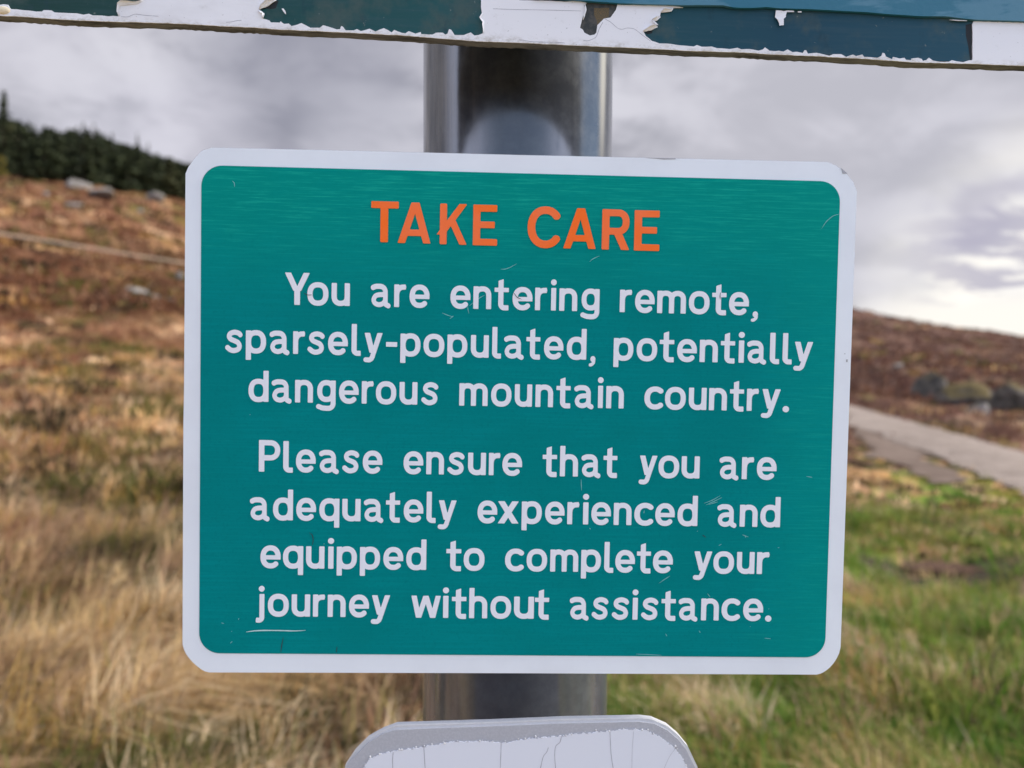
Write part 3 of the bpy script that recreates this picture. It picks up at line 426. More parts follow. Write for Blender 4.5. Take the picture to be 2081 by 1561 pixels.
# ---- the road that climbs the hill
m_road, gg, b = principled('worn_road', rough=.85, spec=.2)
o = objco(gg)
sp = gg.add('ShaderNodeSeparateXYZ'); gg.link(o, sp.inputs[0])
rc = gg.mix(gg.smooth(gg.noise(o, .9, 6, .75), .32, .68), (.15, .115, .093, 1), (.25, .202, .168, 1))
rc = gg.mix(gg.math('MULTIPLY', gg.smooth(gg.noise(o, 9, 5, .8), .45, .7), .5), rc, (.36, .31, .275, 1))
rc = gg.mix(gg.smooth(gg.noise(o, 2.3, 5, .7), .58, .70), rc, (.11, .085, .07, 1))
gg.link(gg.mix(gg.smooth(sp.outputs[1], 40, 52), rc, gg.mix(gg.noise(o, .6, 5, .7), (.17, .115, .075, 1), (.27, .205, .145, 1))), b.inputs['Base Color'])
bump(gg, b, gg.noise(o, 7, 5, .8), .6, .05)
def dense(P, step):
    Q = []
    for (ax, ay), (bx, by) in zip(P[:-1], P[1:]):
        k = max(1, int(math.hypot(bx-ax, by-ay)/step))
        for i in range(k): Q.append((ax+(bx-ax)*i/k, ay+(by-ay)*i/k))
    Q.append(tuple(P[-1])); Q = np.array(Q)
    for _ in range(120): Q[1:-1] = (Q[:-2]+2*Q[1:-1]+Q[2:])/4
    return Q
Q = dense(ROAD, .3); tq = np.gradient(Q, axis=0); tq /= np.linalg.norm(tq, axis=1)[:, None]
nq = np.c_[-tq[:, 1], tq[:, 0]]
cols = []
for k, s in enumerate(np.linspace(-1, 1, 9)):
    wob = 1+((.55*(fbm(Q[:, 0], Q[:, 1], .8, k)-.5)+.4*(fbm(Q[:, 0], Q[:, 1], 3.0, k)-.5)) if abs(s) == 1 else 0)
    wide = ROAD_W*(1-.48*smst(np.hypot(Q[:, 0], Q[:, 1]), 40, 60))
    xy = Q+nq*(s*wide*wob)[:, None] if not np.isscalar(wob) else Q+nq*(s*wide)[:, None]
    cols.append(np.c_[xy, base_h(xy[:, 0], xy[:, 1])+.05+.05*(1-s*s)+.30*smst(np.hypot(xy[:, 0], xy[:, 1]), 40, 62)])
V = np.stack(cols, 1); nn, mm_ = V.shape[:2]; I = np.arange(nn*mm_).reshape(nn, mm_)
road = from_np('road', V.reshape(-1, 3), np.stack([I[:-1, :-1], I[:-1, 1:], I[1:, 1:], I[1:, :-1]], -1).reshape(-1, 4), m_road, None, True)
tag(road, kind='structure')
# the bare pull-in on the near side of the road
m_gravel, gg, b = principled('muddy_gravel', rough=.9, spec=.15)
o = objco(gg)
gg.link(gg.mix(gg.smooth(gg.noise(o, 1.3, 6, .7), .35, .7), (.095, .066, .05, 1), (.165, .122, .097, 1)), b.inputs['Base Color'])
LAY = np.array(LAY_PTS)
def in_poly(x, y, P):
    r = np.zeros(np.shape(x), bool)
    for i in range(len(P)):
        (x0, y0), (x1, y1) = P[i], P[i-1]
        r ^= ((y0 > y) != (y1 > y)) & (x < (x1-x0)*(y-y0)/(y1-y0+1e-12)+x0)
    return r
lx, ly = np.meshgrid(np.arange(LAY[:, 0].min(), LAY[:, 0].max(), .12), np.arange(LAY[:, 1].min(), LAY[:, 1].max(), .12))
wx = lx+(fbm(lx, ly, .9, 2)-.5)*1.0; wy = ly+(fbm(lx, ly, .9, 9)-.5)*1.4
ins = in_poly(wx, wy, LAY)
I = np.arange(lx.size).reshape(lx.shape); cell = ins[:-1, :-1] & ins[1:, 1:] & ins[1:, :-1] & ins[:-1, 1:]
F = np.stack([I[:-1, :-1], I[:-1, 1:], I[1:, 1:], I[1:, :-1]], -1)[cell]
used_, inv = np.unique(F.ravel(), return_inverse=True)
hx, hy = lx.ravel()[used_], ly.ravel()[used_]
lay = from_np('gravel_verge', np.c_[hx, hy, height(hx, hy)+.035], inv.reshape(-1, 4), m_gravel, None, True)
tag(lay, kind='structure')
def bare(x, y):
    wx = x+(fbm(x, y, .9, 2)-.5)*1.0; wy = y+(fbm(x, y, .9, 9)-.5)*1.4
    return in_poly(wx, wy, LAY) | (road_dist(x, y) < ROAD_W*(.85+.4*(fbm(x, y, 1.4, 3)-.5))*(1-.4*smst(np.hypot(x, y), 35, 55)))

# ---- grass: every clump is a fan of bent blades
m_blade, gg, b = principled('dry_grass', rough=.65, spec=.2)
at = gg.add('ShaderNodeAttribute'); at.attribute_name = 'tint'
gg.link(at.outputs[0], b.inputs['Base Color'])
tr = gg.add('ShaderNodeBsdfTranslucent'); gg.link(at.outputs[0], tr.inputs[0])
mx = gg.add('ShaderNodeMixShader'); mx.inputs[0].default_value = .45
gg.link(b.outputs[0], mx.inputs[1]); gg.link(tr.outputs[0], mx.inputs[2])
gg.link(mx.outputs[0], gg.n['Material Output'].inputs[0])
def clumps(r0, r1, n, half=56):
    p = np.radians(RNG.uniform(-half, half, n)); r = np.exp(RNG.uniform(math.log(r0), math.log(r1), n))
    x, y = r*np.sin(p), r*np.cos(p)
    return x, y
def blades(name, x, y, per, length, width, spread, lean, col, droop=.55, label=None, cat=None, size=None):
    n = len(x)*per
    cx, cy = np.repeat(x, per), np.repeat(y, per); cc = np.repeat(col, per, 0)*RNG.uniform(.78, 1.2, (n, 1))
    sc = np.repeat(RNG.uniform(.65, 1.25, len(x))*(1 if size is None else size), per)
    L = RNG.uniform(*length, n)*sc; W = RNG.uniform(*width, n)
    a = RNG.uniform(0, 2*PI, n); s = np.sqrt(RNG.random(n))*spread*sc
    bx, by = cx+s*np.cos(a), cy+s*np.sin(a); bz = height(bx, by)-.02
    # outward fan plus a shared lean with the wind
    ox = np.cos(a)*RNG.uniform(.1, .7, n)+lean[0]+RNG.normal(0, .18, n); oy = np.sin(a)*RNG.uniform(.1, .7, n)+lean[1]+RNG.normal(0, .18, n)
    q = RNG.uniform(0, 2*PI, n); wx, wy = np.cos(q)*W/2, np.sin(q)*W/2
    V = np.empty((n, 5, 3))
    for k, (t, ww) in enumerate(((0, 1), (.55, .8))):
        px, py, pz = bx+ox*L*t*t*.8, by+oy*L*t*t*.8, bz+L*t*(1-droop*.45*t)
        V[:, 2*k] = np.c_[px-wx*ww, py-wy*ww, pz]; V[:, 2*k+1] = np.c_[px+wx*ww, py+wy*ww, pz]
    V[:, 4] = np.c_[bx+ox*L, by+oy*L, bz+L*(1-droop*np.clip(np.hypot(ox, oy), .2, 1.1))]
    base = (np.arange(n)*5)[:, None]
    F = np.concatenate([base+np.array([[0, 1, 3]]), base+np.array([[0, 3, 2]]), base+np.array([[2, 3, 4]])])
    shade = np.repeat(cc, 5, 0)
    ob = from_np(name, V.reshape(-1, 3), F, m_blade, None, False, shade)
    return tag(ob, label, cat, kind='stuff')
def grow(r0, r1, n, half=56):
    x, y = clumps(r0, r1, n, half)
    k = ~bare(x, y) & (np.hypot(x-PX, y-PY) > .3) & (np.hypot((x-PEAT[0]), (y-PEAT[1])/.5) > .45)
    return x[k], y[k]
WIND = (.42, .10)
x, y = grow(1.9, 11, 11600); gzn = green_zone(x, y) > RNG.uniform(.15, .6, len(x))
blades('moor_grass', x[~gzn], y[~gzn], 15, (.15, .34), (.005, .013), .13, WIND, plant_colour(x[~gzn], y[~gzn], RNG.random((~gzn).sum())), .55,
       'long dry straw-coloured grass blown over, below and left of the signs', 'grass')
blades('green_grass', x[gzn], y[gzn], 16, (.10, .24), (.005, .012), .13, (-.35, .05), np.where((cells(x[gzn], y[gzn], 10) < .77)[:, None], pick(GREEN, cells(x[gzn], y[gzn], 3))*RNG.uniform(.75, 1.2, (gzn.sum(), 1)), pick(STRAW, cells(x[gzn], y[gzn], 6))*.85), .5,
       'lush green grass by the road, right of the warning sign', 'grass')
x, y = grow(8, 40, 17000)
blades('tussock_grass', x, y, 11, (.14, .36), (.015, .045), .22, (.2, 0), plant_colour(x, y, RNG.random(len(x))), .6,
       'tawny and brown tussocks covering the middle of the moor', 'grass', size=1-.62*smst(np.degrees(np.arctan2(x, y)), 12, 20)*smst(-np.hypot(x, y), -24, -18))
x, y = grow(36, 190, 14600)
k = ~in_wood(x, y); x, y = x[k], y[k]
blades('heather', x, y, 8, (.25, .60), (.12, .38), .8, (.1, 0), plant_colour(x, y, RNG.random(len(x))), .7,
       'rusty brown heather on the far slopes below the wood and on the right-hand ridge', 'heather')

xt, yt = clumps(2.2, 14, 7900)
xn, yn = clumps(2.3, 6.5, 5100); xt, yt = np.r_[xt, xn], np.r_[yt, yn]; k = ~bare(xt, yt) & (np.hypot(xt-PX, yt-PY) > .4) & (fbm(xt, yt, 2.0, 2) > .53) & (np.hypot(xt, yt) < RNG.uniform(2.2, 9.5, len(xt))) & (green_zone(xt, yt) < RNG.uniform(.1, .7, len(xt))) & (np.degrees(np.arctan2(xt, yt)) < RNG.uniform(-6, 7, len(xt))); xt, yt = xt[k], yt[k]
blades('pale_tufts', xt, yt, 32, (.20, .46), (.005, .011), .11, (.62, .22), pick(STRAW, cells(xt, yt, 3))*np.array([1.12, 1.10, 1.02])*RNG.uniform(.8, 1.25, (len(xt), 1)), .62,
       'pale swept tufts of dead grass standing out of the moor', 'grass')

# ---- rocks
m_rock, gg, b = principled('lichened_rock', rough=.85, spec=.2)
o = objco(gg)
rc = gg.ramp(gg.noise(o, 2.2, 6, .65), [(.30, (.07, .062, .054)), (.5, (.185, .165, .145)), (.68, (.33, .305, .275))])
ge = gg.add('ShaderNodeNewGeometry'); sp = gg.add('ShaderNodeSeparateXYZ'); gg.link(ge.outputs['Normal'], sp.inputs[0])
gg.link(rc, b.inputs['Base Color']); bump(gg, b, gg.noise(o, 5, 6, .7), .7, .08)
m_moss, gg, b = principled('mossy_rock', rough=.9, spec=.15)
o = objco(gg)
ge = gg.add('ShaderNodeNewGeometry'); sp = gg.add('ShaderNodeSeparateXYZ'); gg.link(ge.outputs['Normal'], sp.inputs[0])
rk = gg.ramp(gg.noise(o, 2.4, 6, .65), [(.35, (.032, .028, .023)), (.6, (.13, .112, .092))])
mossf = gg.smooth(gg.math('ADD', sp.outputs[2], gg.math('MULTIPLY', gg.noise(o, 1.7, 5, .6), .8)), .80, 1.15)
gg.link(gg.mix(mossf, rk, (.105, .078, .032, 1)), b.inputs['Base Color']); bump(gg, b, gg.noise(o, 5, 6, .7), .7, .08)
def rock(name, x, y, size, rot, seed, label, mat=None, group=None, sink=.3):
    bm = bmesh.new(); bmesh.ops.create_icosphere(bm, subdivisions=4, radius=1)
    co = np.array([v.co[:] for v in bm.verts])
    rg = np.random.default_rng(seed)
    for k in range(26 if mat else 16):                                         # cut flat faces, then roughen
        nv = rg.normal(size=3); nv /= np.linalg.norm(nv); h_ = rg.uniform(.5, .85)
        dd = co @ nv; co = np.where((dd > h_)[:, None], co-nv*(dd-h_)[:, None]*.9, co)
    nz = (fbm(co[:, 0]+seed, co[:, 1]+co[:, 2]*1.7, 1.6, seed)-.5)*.30
    co = co*(1+nz)[:, None]
    for v, c_ in zip(bm.verts, co): v.co = Vector((c_[0]*size[0], c_[1]*size[1], c_[2]*size[2]))
    ob = from_bm(name, bm, mat or m_rock, None, True)
    z = float(height(np.array([x]), np.array([y]))[0])
    ob.location = (x, y, z+size[2]*(1-sink*2)); ob.rotation_euler = (0, 0, math.radians(rot))
    return tag(ob, label, 'rock', group)
for a in ROCKS: rock(*a[:7], mat=(m_moss if a[10] else None), sink=a[9])

# ---- peat clod in the green grass
bm = bmesh.new(); bmesh.ops.create_icosphere(bm, subdivisions=4, radius=1)
for v in bm.verts:
    f_ = 1+.5*(float(fbm(np.array([v.co.x*1.3+3]), np.array([v.co.y*1.3+v.co.z]), 2.0, 4)[0])-.5)
    v.co = Vector((v.co.x*.34*f_, v.co.y*.15*f_, v.co.z*.075*f_))
m_peat, gg, b = principled('peat', rough=.95, spec=.1)
o = objco(gg)
gg.link(gg.mix(gg.noise(o, 14, 5, .7), (.035, .022, .018, 1), (.15, .085, .055, 1)), b.inputs['Base Color']); bump(gg, b, gg.noise(o, 20, 5, .7), .8, .03)
pe = from_bm('peat_clod', bm, m_peat, None, True)
pe.location = (PEAT[0], PEAT[1], float(height(np.array([PEAT[0]]), np.array([PEAT[1]]))[0])+.035); pe.rotation_euler = (0, 0, math.radians(-14))
tag(pe, 'dark brown clod of bare peat lying in the green grass', 'peat')

# ---- conifers
m_trunk, gg, b = principled('bark', (.075, .055, .042), .9, .15)
m_needle, gg, b = principled('needles', rough=.7, spec=.15)
at = gg.add('ShaderNodeAttribute'); at.attribute_name = 'tint'
gg.link(at.outputs[0], b.inputs['Base Color'])
def conifer(h, R, n, col, seed, slim=1.0, low=.12, rag=.35):
    """trunk (V, quads) and crown (V, triangles, colours) about the origin"""
    rg = np.random.default_rng(seed)
    k = 7; zs = np.array([-.4, h*.3, h*.7, h*.98]); rs = np.array([.022, .017, .009, .002])*h
    a = np.arange(k)*2*PI/k
    TV = np.concatenate([np.c_[r*np.cos(a), r*np.sin(a), np.full(k, z)] for z, r in zip(zs, rs)])
    TF = np.array([[i*k+j, i*k+(j+1) % k, (i+1)*k+(j+1) % k, (i+1)*k+j] for i in range(3) for j in range(k)])
    # whorled limbs carry sprays of needles that droop at the tip
    nl = max(18, n//9)
    t = low+(1-low)*rg.random(nl)**.9; t = np.sort(t)
    reach = R*np.clip((1-t)**slim, .04, 1)*rg.uniform(1-rag, 1.15, nl)*np.clip((t-low)/.10+.55, 0, 1)
    az = rg.uniform(0, 2*PI, nl)
    m = 9
    f = (np.arange(m)+.6)/m
    f = f[None, :]*np.ones((nl, 1))
    d_ = reach[:, None]*f
    px = d_*np.cos(az)[:, None]; py = d_*np.sin(az)[:, None]
    pz = h*t[:, None]+d_*.18-d_*f*.42
    P = np.stack([px, py, pz], -1).reshape(-1, 3)+rg.normal(0, .045*R, (nl*m, 3))
    q = len(P); s = (.16+.16*rg.random(q))*R*(.55+.6*(1-np.repeat(t, m)))
    A = np.repeat(az, m)+rg.normal(0, .7, q); B = rg.normal(-.25, .35, q)
    u = np.c_[np.cos(A)*np.cos(B), np.sin(A)*np.cos(B), np.sin(B)]
    v = np.cross(u, rg.normal(size=(q, 3))); v /= np.linalg.norm(v, axis=1)[:, None]
    CV = np.stack([P-u*s[:, None]*.5-v*s[:, None]*.38, P-u*s[:, None]*.5+v*s[:, None]*.38, P+u*s[:, None]*1.0], 1).reshape(-1, 3)
    CF = np.arange(q*3).reshape(-1, 3)
    cc = np.array(col)[None, :]*np.repeat(rg.uniform(.6, 1.35, (nl, 1)), m, 0)*rg.uniform(.8, 1.2, (q, 1))
    return TV, TF, CV, CF, np.repeat(cc, 3, 0)
def tree(x, y, h, R, n, col, seed, label, group=None, slim=1.0, name='conifer', low=.12, rag=.35):
    z = float(height(np.array([x]), np.array([y]))[0])
    t = empty(name, (x, y, z)); tag(t, label, 'tree', group)
    TV, TF, CV, CF, cc = conifer(h, R, n, col, seed, slim, low, rag)
    from_np('trunk', TV, TF, m_trunk, t, True); from_np('crown', CV, CF, m_needle, t, False, cc)
    return t
for a in TREES: tree(*a[0], **a[1])
# the plantation behind them reads as one dark mass
tv, tf, cv, cf, cl = [], [], [], [], []; nt = nc = 0
for k, (x, y, h_, R_) in enumerate(wood_spots()):
    z = float(height(np.array([x]), np.array([y]))[0])
    shade = np.array([.034, .042, .018])*random.uniform(.8, 1.15)
    if random.random() < .12: shade = np.array([.044, .046, .018])
    TV, TF, CV, CF, cc = conifer(h_, R_, 620, shade, 100+k, slim=random.choice((.45, .55, .7)), low=.02, rag=.30)
    o3 = np.array([x, y, z])
    tv.append(TV+o3); tf.append(TF+nt); cv.append(CV+o3); cf.append(CF+nc); cl.append(cc); nt += len(TV); nc += len(CV)
wood = empty('pine_wood', (WOOD[0][0], WOOD[0][1], 0)); wl = wood.location
tag(wood, 'dark plantation wood along the top of the left-hand slope', 'wood', kind='stuff')
off = np.array([WOOD[0][0], WOOD[0][1], 0])
from_np('trunks', np.concatenate(tv)-off, np.concatenate(tf), m_trunk, wood, True); from_np('crowns', np.concatenate(cv)-off, np.concatenate(cf), m_needle, wood, False, np.concatenate(cl))

# ---- the fence at the wood's edge
m_stake, gg, b = principled('weathered_stake', (.30, .27, .23), .85, .15)
m_wire, gg, b = principled('fence_wire', (.25, .25, .25), .5, .4, .6)
fx, fy = FENCE[0]
fz = float(height(np.array([fx]), np.array([fy]))[0])
fence = empty('wire_fence', (fx, fy, fz)); tag(fence, 'thin post and wire fence in front of the dark wood, far left', 'fence')
tops = []
for x, y in FENCE:
    z = float(height(np.array([x]), np.array([y]))[0])
    bm = bmesh.new()
    bmesh.ops.create_cone(bm, cap_ends=True, segments=8, radius1=.075, radius2=.065, depth=1.7, matrix=Matrix.Translation((0, 0, .55)))
    st = from_bm('fence_post', bm, m_stake, fence); st.location = (x-fx, y-fy, z-fz); st.rotation_euler = (random.uniform(-.03, .03), random.uniform(-.04, .04), 0)
    tops.append((x-fx, y-fy, z-fz))
for hz in (.35, .75, 1.15):
    bm = bmesh.new()
    for (ax, ay, az), (bx, by, bz) in zip(tops[:-1], tops[1:]):
        A, B = Vector((ax, ay, az+hz)), Vector((bx, by, bz+hz)); d_ = B-A
        mt = Matrix.Translation((A+B)/2) @ d_.to_track_quat('Z', 'Y').to_matrix().to_4x4()
        bmesh.ops.create_cone(bm, cap_ends=False, segments=5, radius1=.006, radius2=.006, depth=d_.length, matrix=mt)
    from_bm('wire', bm, m_wire, fence)
# ================================================================== THE SIGNS ON THEIR POST
def mm(L): return [(x*.001, y*.001) for x, y in L]
ROT = Matrix(D['sign_rot']); LOC = Vector(D['sign_loc'])

# ---- materials
m_green, gg, b = principled('green_sheeting', rough=.55, spec=.03)
o = objco(gg)
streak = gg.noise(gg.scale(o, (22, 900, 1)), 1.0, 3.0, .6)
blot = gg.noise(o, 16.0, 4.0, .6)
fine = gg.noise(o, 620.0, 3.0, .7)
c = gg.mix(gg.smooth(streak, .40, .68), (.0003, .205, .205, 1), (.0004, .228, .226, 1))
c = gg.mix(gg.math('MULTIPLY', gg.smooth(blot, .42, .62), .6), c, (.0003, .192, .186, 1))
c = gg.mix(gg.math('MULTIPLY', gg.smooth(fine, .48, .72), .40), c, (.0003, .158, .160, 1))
# retroreflective glint painted in: greener towards the top and right, with fine paler streaks
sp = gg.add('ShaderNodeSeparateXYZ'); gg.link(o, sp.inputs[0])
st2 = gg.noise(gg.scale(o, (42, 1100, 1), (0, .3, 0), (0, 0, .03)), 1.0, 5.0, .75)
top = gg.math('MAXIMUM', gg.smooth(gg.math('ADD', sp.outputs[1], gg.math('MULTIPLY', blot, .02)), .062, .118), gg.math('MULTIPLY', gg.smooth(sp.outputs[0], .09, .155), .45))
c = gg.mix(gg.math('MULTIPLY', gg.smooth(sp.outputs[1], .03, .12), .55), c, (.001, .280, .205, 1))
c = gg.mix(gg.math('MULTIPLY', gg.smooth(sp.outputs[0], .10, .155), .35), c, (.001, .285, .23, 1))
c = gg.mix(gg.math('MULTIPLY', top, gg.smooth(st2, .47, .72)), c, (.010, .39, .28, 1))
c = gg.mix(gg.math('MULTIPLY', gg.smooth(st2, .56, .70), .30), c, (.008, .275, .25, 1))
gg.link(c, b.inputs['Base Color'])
bump(gg, b, st2, .10, .0003)

m_white, gg, b = principled('white_sheeting', (.80, .80, .80), .34, .4)
o = objco(gg)
gg.link(gg.mix(gg.smooth(gg.noise(o, 30, 5, .6), .35, .75), (.775, .81, .835, 1), (.735, .765, .79, 1)), b.inputs['Base Color'])
m_letter, gg, b = principled('white_vinyl', (.775, .78, .81), .45, .15)
m_orange, gg, b = principled('orange_vinyl', rough=.45, spec=.15)
o = objco(gg)
gg.link(gg.mix(gg.smooth(gg.noise(gg.scale(o, (30, 30, 1)), 1, 3, .5), .40, .62), (.95, .160, .018, 1), (.93, .185, .058, 1)), b.inputs['Base Color'])
m_alu, gg, b = principled('dull_aluminium', (.36, .36, .37), .5, .5, .35)
o = objco(gg)
gg.link(gg.mix(gg.noise(o, 160, 5, .65), (.27, .27, .28, 1), (.46, .455, .455, 1)), b.inputs['Base Color'])
m_scr, gg, b = principled('scratched_sheeting', (.16, .46, .44), .5)
m_scr2, gg, b = principled('long_scratch', (.50, .68, .66), .5)
m_dirt, gg, b = principled('dark_dirt', (.012, .03, .032), .7)
m_back, gg, b = principled('added_dark_back', (.028, .030, .034), .6, .2)  # painted dark for the unlit sign backs that the post reflects

# ---- lettering: a road-sign alphabet drawn as strokes, x-height 1, then outlined
H = .115
def arc(cx, cy, rx, ry, a0, a1, n=28, e=2.25):
    P = []
    for k in range(n+1):
        t = math.radians(a0+(a1-a0)*k/n); ct, st = math.cos(t), math.sin(t)
        P.append((cx+rx*math.copysign(abs(ct)**(2/e), ct), cy+ry*math.copysign(abs(st)**(2/e), st)))
    return P
def spline(P, n=8):
    Q = []; P = [P[0]]+list(P)+[P[-1]]
    for i in range(1, len(P)-2):
        for k in range(n):
            t = k/n; q = []
            for a in range(2):
                p0, p1, p2, p3 = P[i-1][a], P[i][a], P[i+1][a], P[i+2][a]
                q.append(.5*(2*p1+(p2-p0)*t+(2*p0-5*p1+4*p2-p3)*t*t+(3*p1-p0-3*p2+p3)*t**3))
            Q.append(tuple(q))
    return Q+[P[-1]]
def stem(x, y0, y1, h=H): return ('s', [(x, y0), (x, y1)], h)
def bar(x0, y0, x1, y1, wx):      # slanted limb with level ends
    return ('p', [(x0-wx/2, y0), (x0+wx/2, y0), (x1+wx/2, y1), (x1-wx/2, y1)])
def box(x0, y0, x1, y1): return ('p', [(x0, y0), (x1, y0), (x1, y1), (x0, y1)])
bowl = lambda cx, rx=.335, cy=.5, ry=.405: ('s', arc(cx, cy, rx, ry, 0, 360, 44, 2.35), H)
s_line = spline([(.685, .79), (.60, .865), (.40, .905), (.20, .84), (.145, .71), (.23, .595), (.40, .53), (.57, .45), (.645, .30), (.575, .155), (.37, .095), (.20, .13), (.055, .235)])
t_body = [('s', [(.288, 1.22), (.288, .26)]+arc(.43, .24, .142, .165, 180, 270, 8, 2)+[(.50, .072), (.64, .075)], H), ('p', [(.173, 1.15), (.403, 1.15), (.403, 1.345), (.173, 1.265)]), box(0, .77, .645, .96)]
GLY = {
 'o': (.94, [bowl(.47, .355)]),
 'n': (.81, [stem(.115, 0, 1), ('s', arc(.405, .59, .29, .305, 180, 0, 24, 2.3)+[(.695, 0)], H)]),
 'h': (.82, [stem(.115, 0, 1.375), ('s', arc(.41, .59, .295, .305, 180, 0, 24, 2.3)+[(.705, 0)], H)]),
 'u': (.81, [stem(.695, 0, 1), ('s', [(.115, 1)]+arc(.405, .41, .29, .305, 180, 360, 24, 2.3), H)]),
 'm': (1.29, [stem(.115, 0, 1), ('s', arc(.38, .61, .265, .285, 180, 0, 24, 2.3)+[(.645, 0)], H), ('s', arc(.91, .61, .265, .285, 180, 0, 24, 2.3)+[(1.175, 0)], H)]),
 'r': (.535, [stem(.115, 0, 1), ('s', arc(.42, .52, .305, .365, 180, 92, 14, 2.2)+[(.435, .887), (.535, .89)], H)]),
 'i': (.235, [stem(.1175, 0, 1), ('d', (.1175, 1.25), .135)]),
 'j': (.385, [('s', [(.265, 1), (.265, -.06)]+arc(.14, -.06, .125, .125, 0, -80, 8, 2)+[(.10, -.185), (0, -.175)], .11), ('d', (.25, 1.235), .132)]),
 'l': (.415, [('s', [(.115, 1.375), (.115, .24)]+arc(.265, .23, .15, .15, 180, 270, 8, 2)+[(.30, .08), (.415, .082)], H)]),
 't': (.645, t_body),
 's': (.785, [('s', s_line, .112)]),
 'p': (.90, [stem(.115, -.30, 1), bowl(.45)]),
 'q': (.90, [stem(.785, -.30, 1), bowl(.45)]),
 'd': (.90, [stem(.785, 0, 1.375), bowl(.45)]),
 'g': (.86, [('s', [(.745, 1), (.745, -.02)]+arc(.53, -.02, .215, .215, 0, -90, 10, 2)+spline([(.46, -.238), (.25, -.22), (.05, -.155)]), .112), bowl(.43, .315, .53, .375)]),
 'a': (.90, [('s', spline([(.065, .835), (.22, .895), (.42, .90)], 6)[:-1]+arc(.42, .62, .285, .28, 88, 0, 12, 2.3)+[(.705, .22)]+spline([(.705, .2), (.745, .10), (.87, .045)], 6)[1:], H),
             ('s', spline([(.705, .535), (.44, .535), (.22, .48), (.115, .31), (.19, .15), (.39, .09), (.59, .15), (.71, .28)]), .108)]),
 'e': (.90, [('s', [(.782, .47)]+arc(.45, .5, .335, .405, 4, 319, 40, 2.25), H), ('p', [(.115, .385), (.897, .385), (.897, .50), (.88, .575), (.115, .575)])]),
 'c': (.87, [('s', arc(.45, .5, .335, .405, 42, 318, 36, 2.25), H)]),
 'y': (.845, [bar(.37, .12, .128, 1, .255), ('s', [(.40, .0), (.372, -.06)]+spline([(.34, -.13), (.24, -.195), (.045, -.19)], 6), .108), ('p', [(.272, -.02), (.49, -.04), (.845, 1), (.60, 1)])]),
 'w': (1.33, [bar(.335, 0, .118, 1, .235), bar(.335, 0, .655, 1, .235), bar(.975, 0, .655, 1, .235), bar(.975, 0, 1.212, 1, .235)]),
 'x': (.91, [bar(.145, 0, .765, 1, .29), bar(.765, 0, .145, 1, .29)]),
 'Y': (1.107, [bar(.515, .62, .135, 1.415, .27), bar(.59, .62, .972, 1.415, .27), stem(.553, 0, .82, .125)]),
 'P': (.965, [stem(.122, 0, 1.41, .122), ('s', [(.12, 1.292), (.50, 1.292)]+arc(.50, .955, .345, .337, 90, -90, 22, 2.2)+[(.12, .618)], .118)]),
 ',': (.31, [('d', (.165, .03), .135), ('s', spline([(.20, .03), (.215, -.10), (.13, -.20), (0.01, -.235)], 6), .075)]),
 '.': (.285, [('d', (.1425, .105), .142)]),
 '-': (.50, [box(0, .40, .50, .61)]),
}
h = .09
CAP = {
 'T': (.686, [box(0, .835, .686, 1), stem(.33, 0, .95)]),
 'A': (.82, [bar(.09, 0, .425, 1, .185), bar(.728, 0, .44, 1, .185), ('p', [(.325, 1), (.535, 1), (.50, .80), (.36, .80)]), box(.19, .18, .64, .335)]),
 'K': (.745, [stem(.095, 0, 1, .095), bar(.02, .24, .64, 1, .215), bar(.645, 0, .315, .62, .20)]),
 'E': (.61, [stem(.09, 0, 1, .09), box(0, .835, .60, 1), box(0, .43, .545, .59), box(0, 0, .61, .162)]),
 'C': (.82, [('s', arc(.43, .5, .34, .425, 33, 327, 40, 2.15), .092)]),
 'R': (.686, [stem(.09, 0, 1, .09), ('s', [(.09, .918), (.40, .918)]+arc(.40, .688, .195, .23, 90, -90, 18, 2.2)+[(.09, .458)], .083), bar(.585, 0, .37, .46, .20)]),
}
CAP['T'][1][1] = ('s', [(.33, 0), (.33, .95)], .095)
def sd_seg(X, Y, a, b, hw, butt0, butt1):
    ax, ay = a; bx, by = b; ex, ey = bx-ax, by-ay; L = math.hypot(ex, ey)
    if L < 1e-6: return np.full_like(X, 9.0)
    ux, uy = ex/L, ey/L
    px, py = X-ax, Y-ay; t = px*ux+py*uy; nrm = np.abs(px*-uy+py*ux)
    # flat ends, then discs are added at the inner joints
    qx = np.abs(t-L/2)-L/2; qy = nrm-hw
    dd = np.minimum(np.maximum(qx, qy), 0)+np.hypot(np.maximum(qx, 0), np.maximum(qy, 0))
    if not butt0: dd = np.minimum(dd, np.hypot(X-ax, Y-ay)-hw)
    if not butt1: dd = np.minimum(dd, np.hypot(X-bx, Y-by)-hw)
    return dd
def sd_poly(X, Y, P):
    dd = np.full_like(X, 1e9); s = np.ones_like(X); n = len(P)
    for i in range(n):
        (vx, vy), (wx, wy) = P[i], P[i-1]
        ex, ey = wx-vx, wy-vy; px, py = X-vx, Y-vy
        t = np.clip((px*ex+py*ey)/(ex*ex+ey*ey), 0, 1)
        dd = np.minimum(dd, (px-ex*t)**2+(py-ey*t)**2)
        c1 = Y >= vy; c2 = Y < wy; c3 = ex*py > ey*px
        s = np.where((c1 & c2 & c3) | (~c1 & ~c2 & ~c3), -s, s)
    return s*np.sqrt(dd)
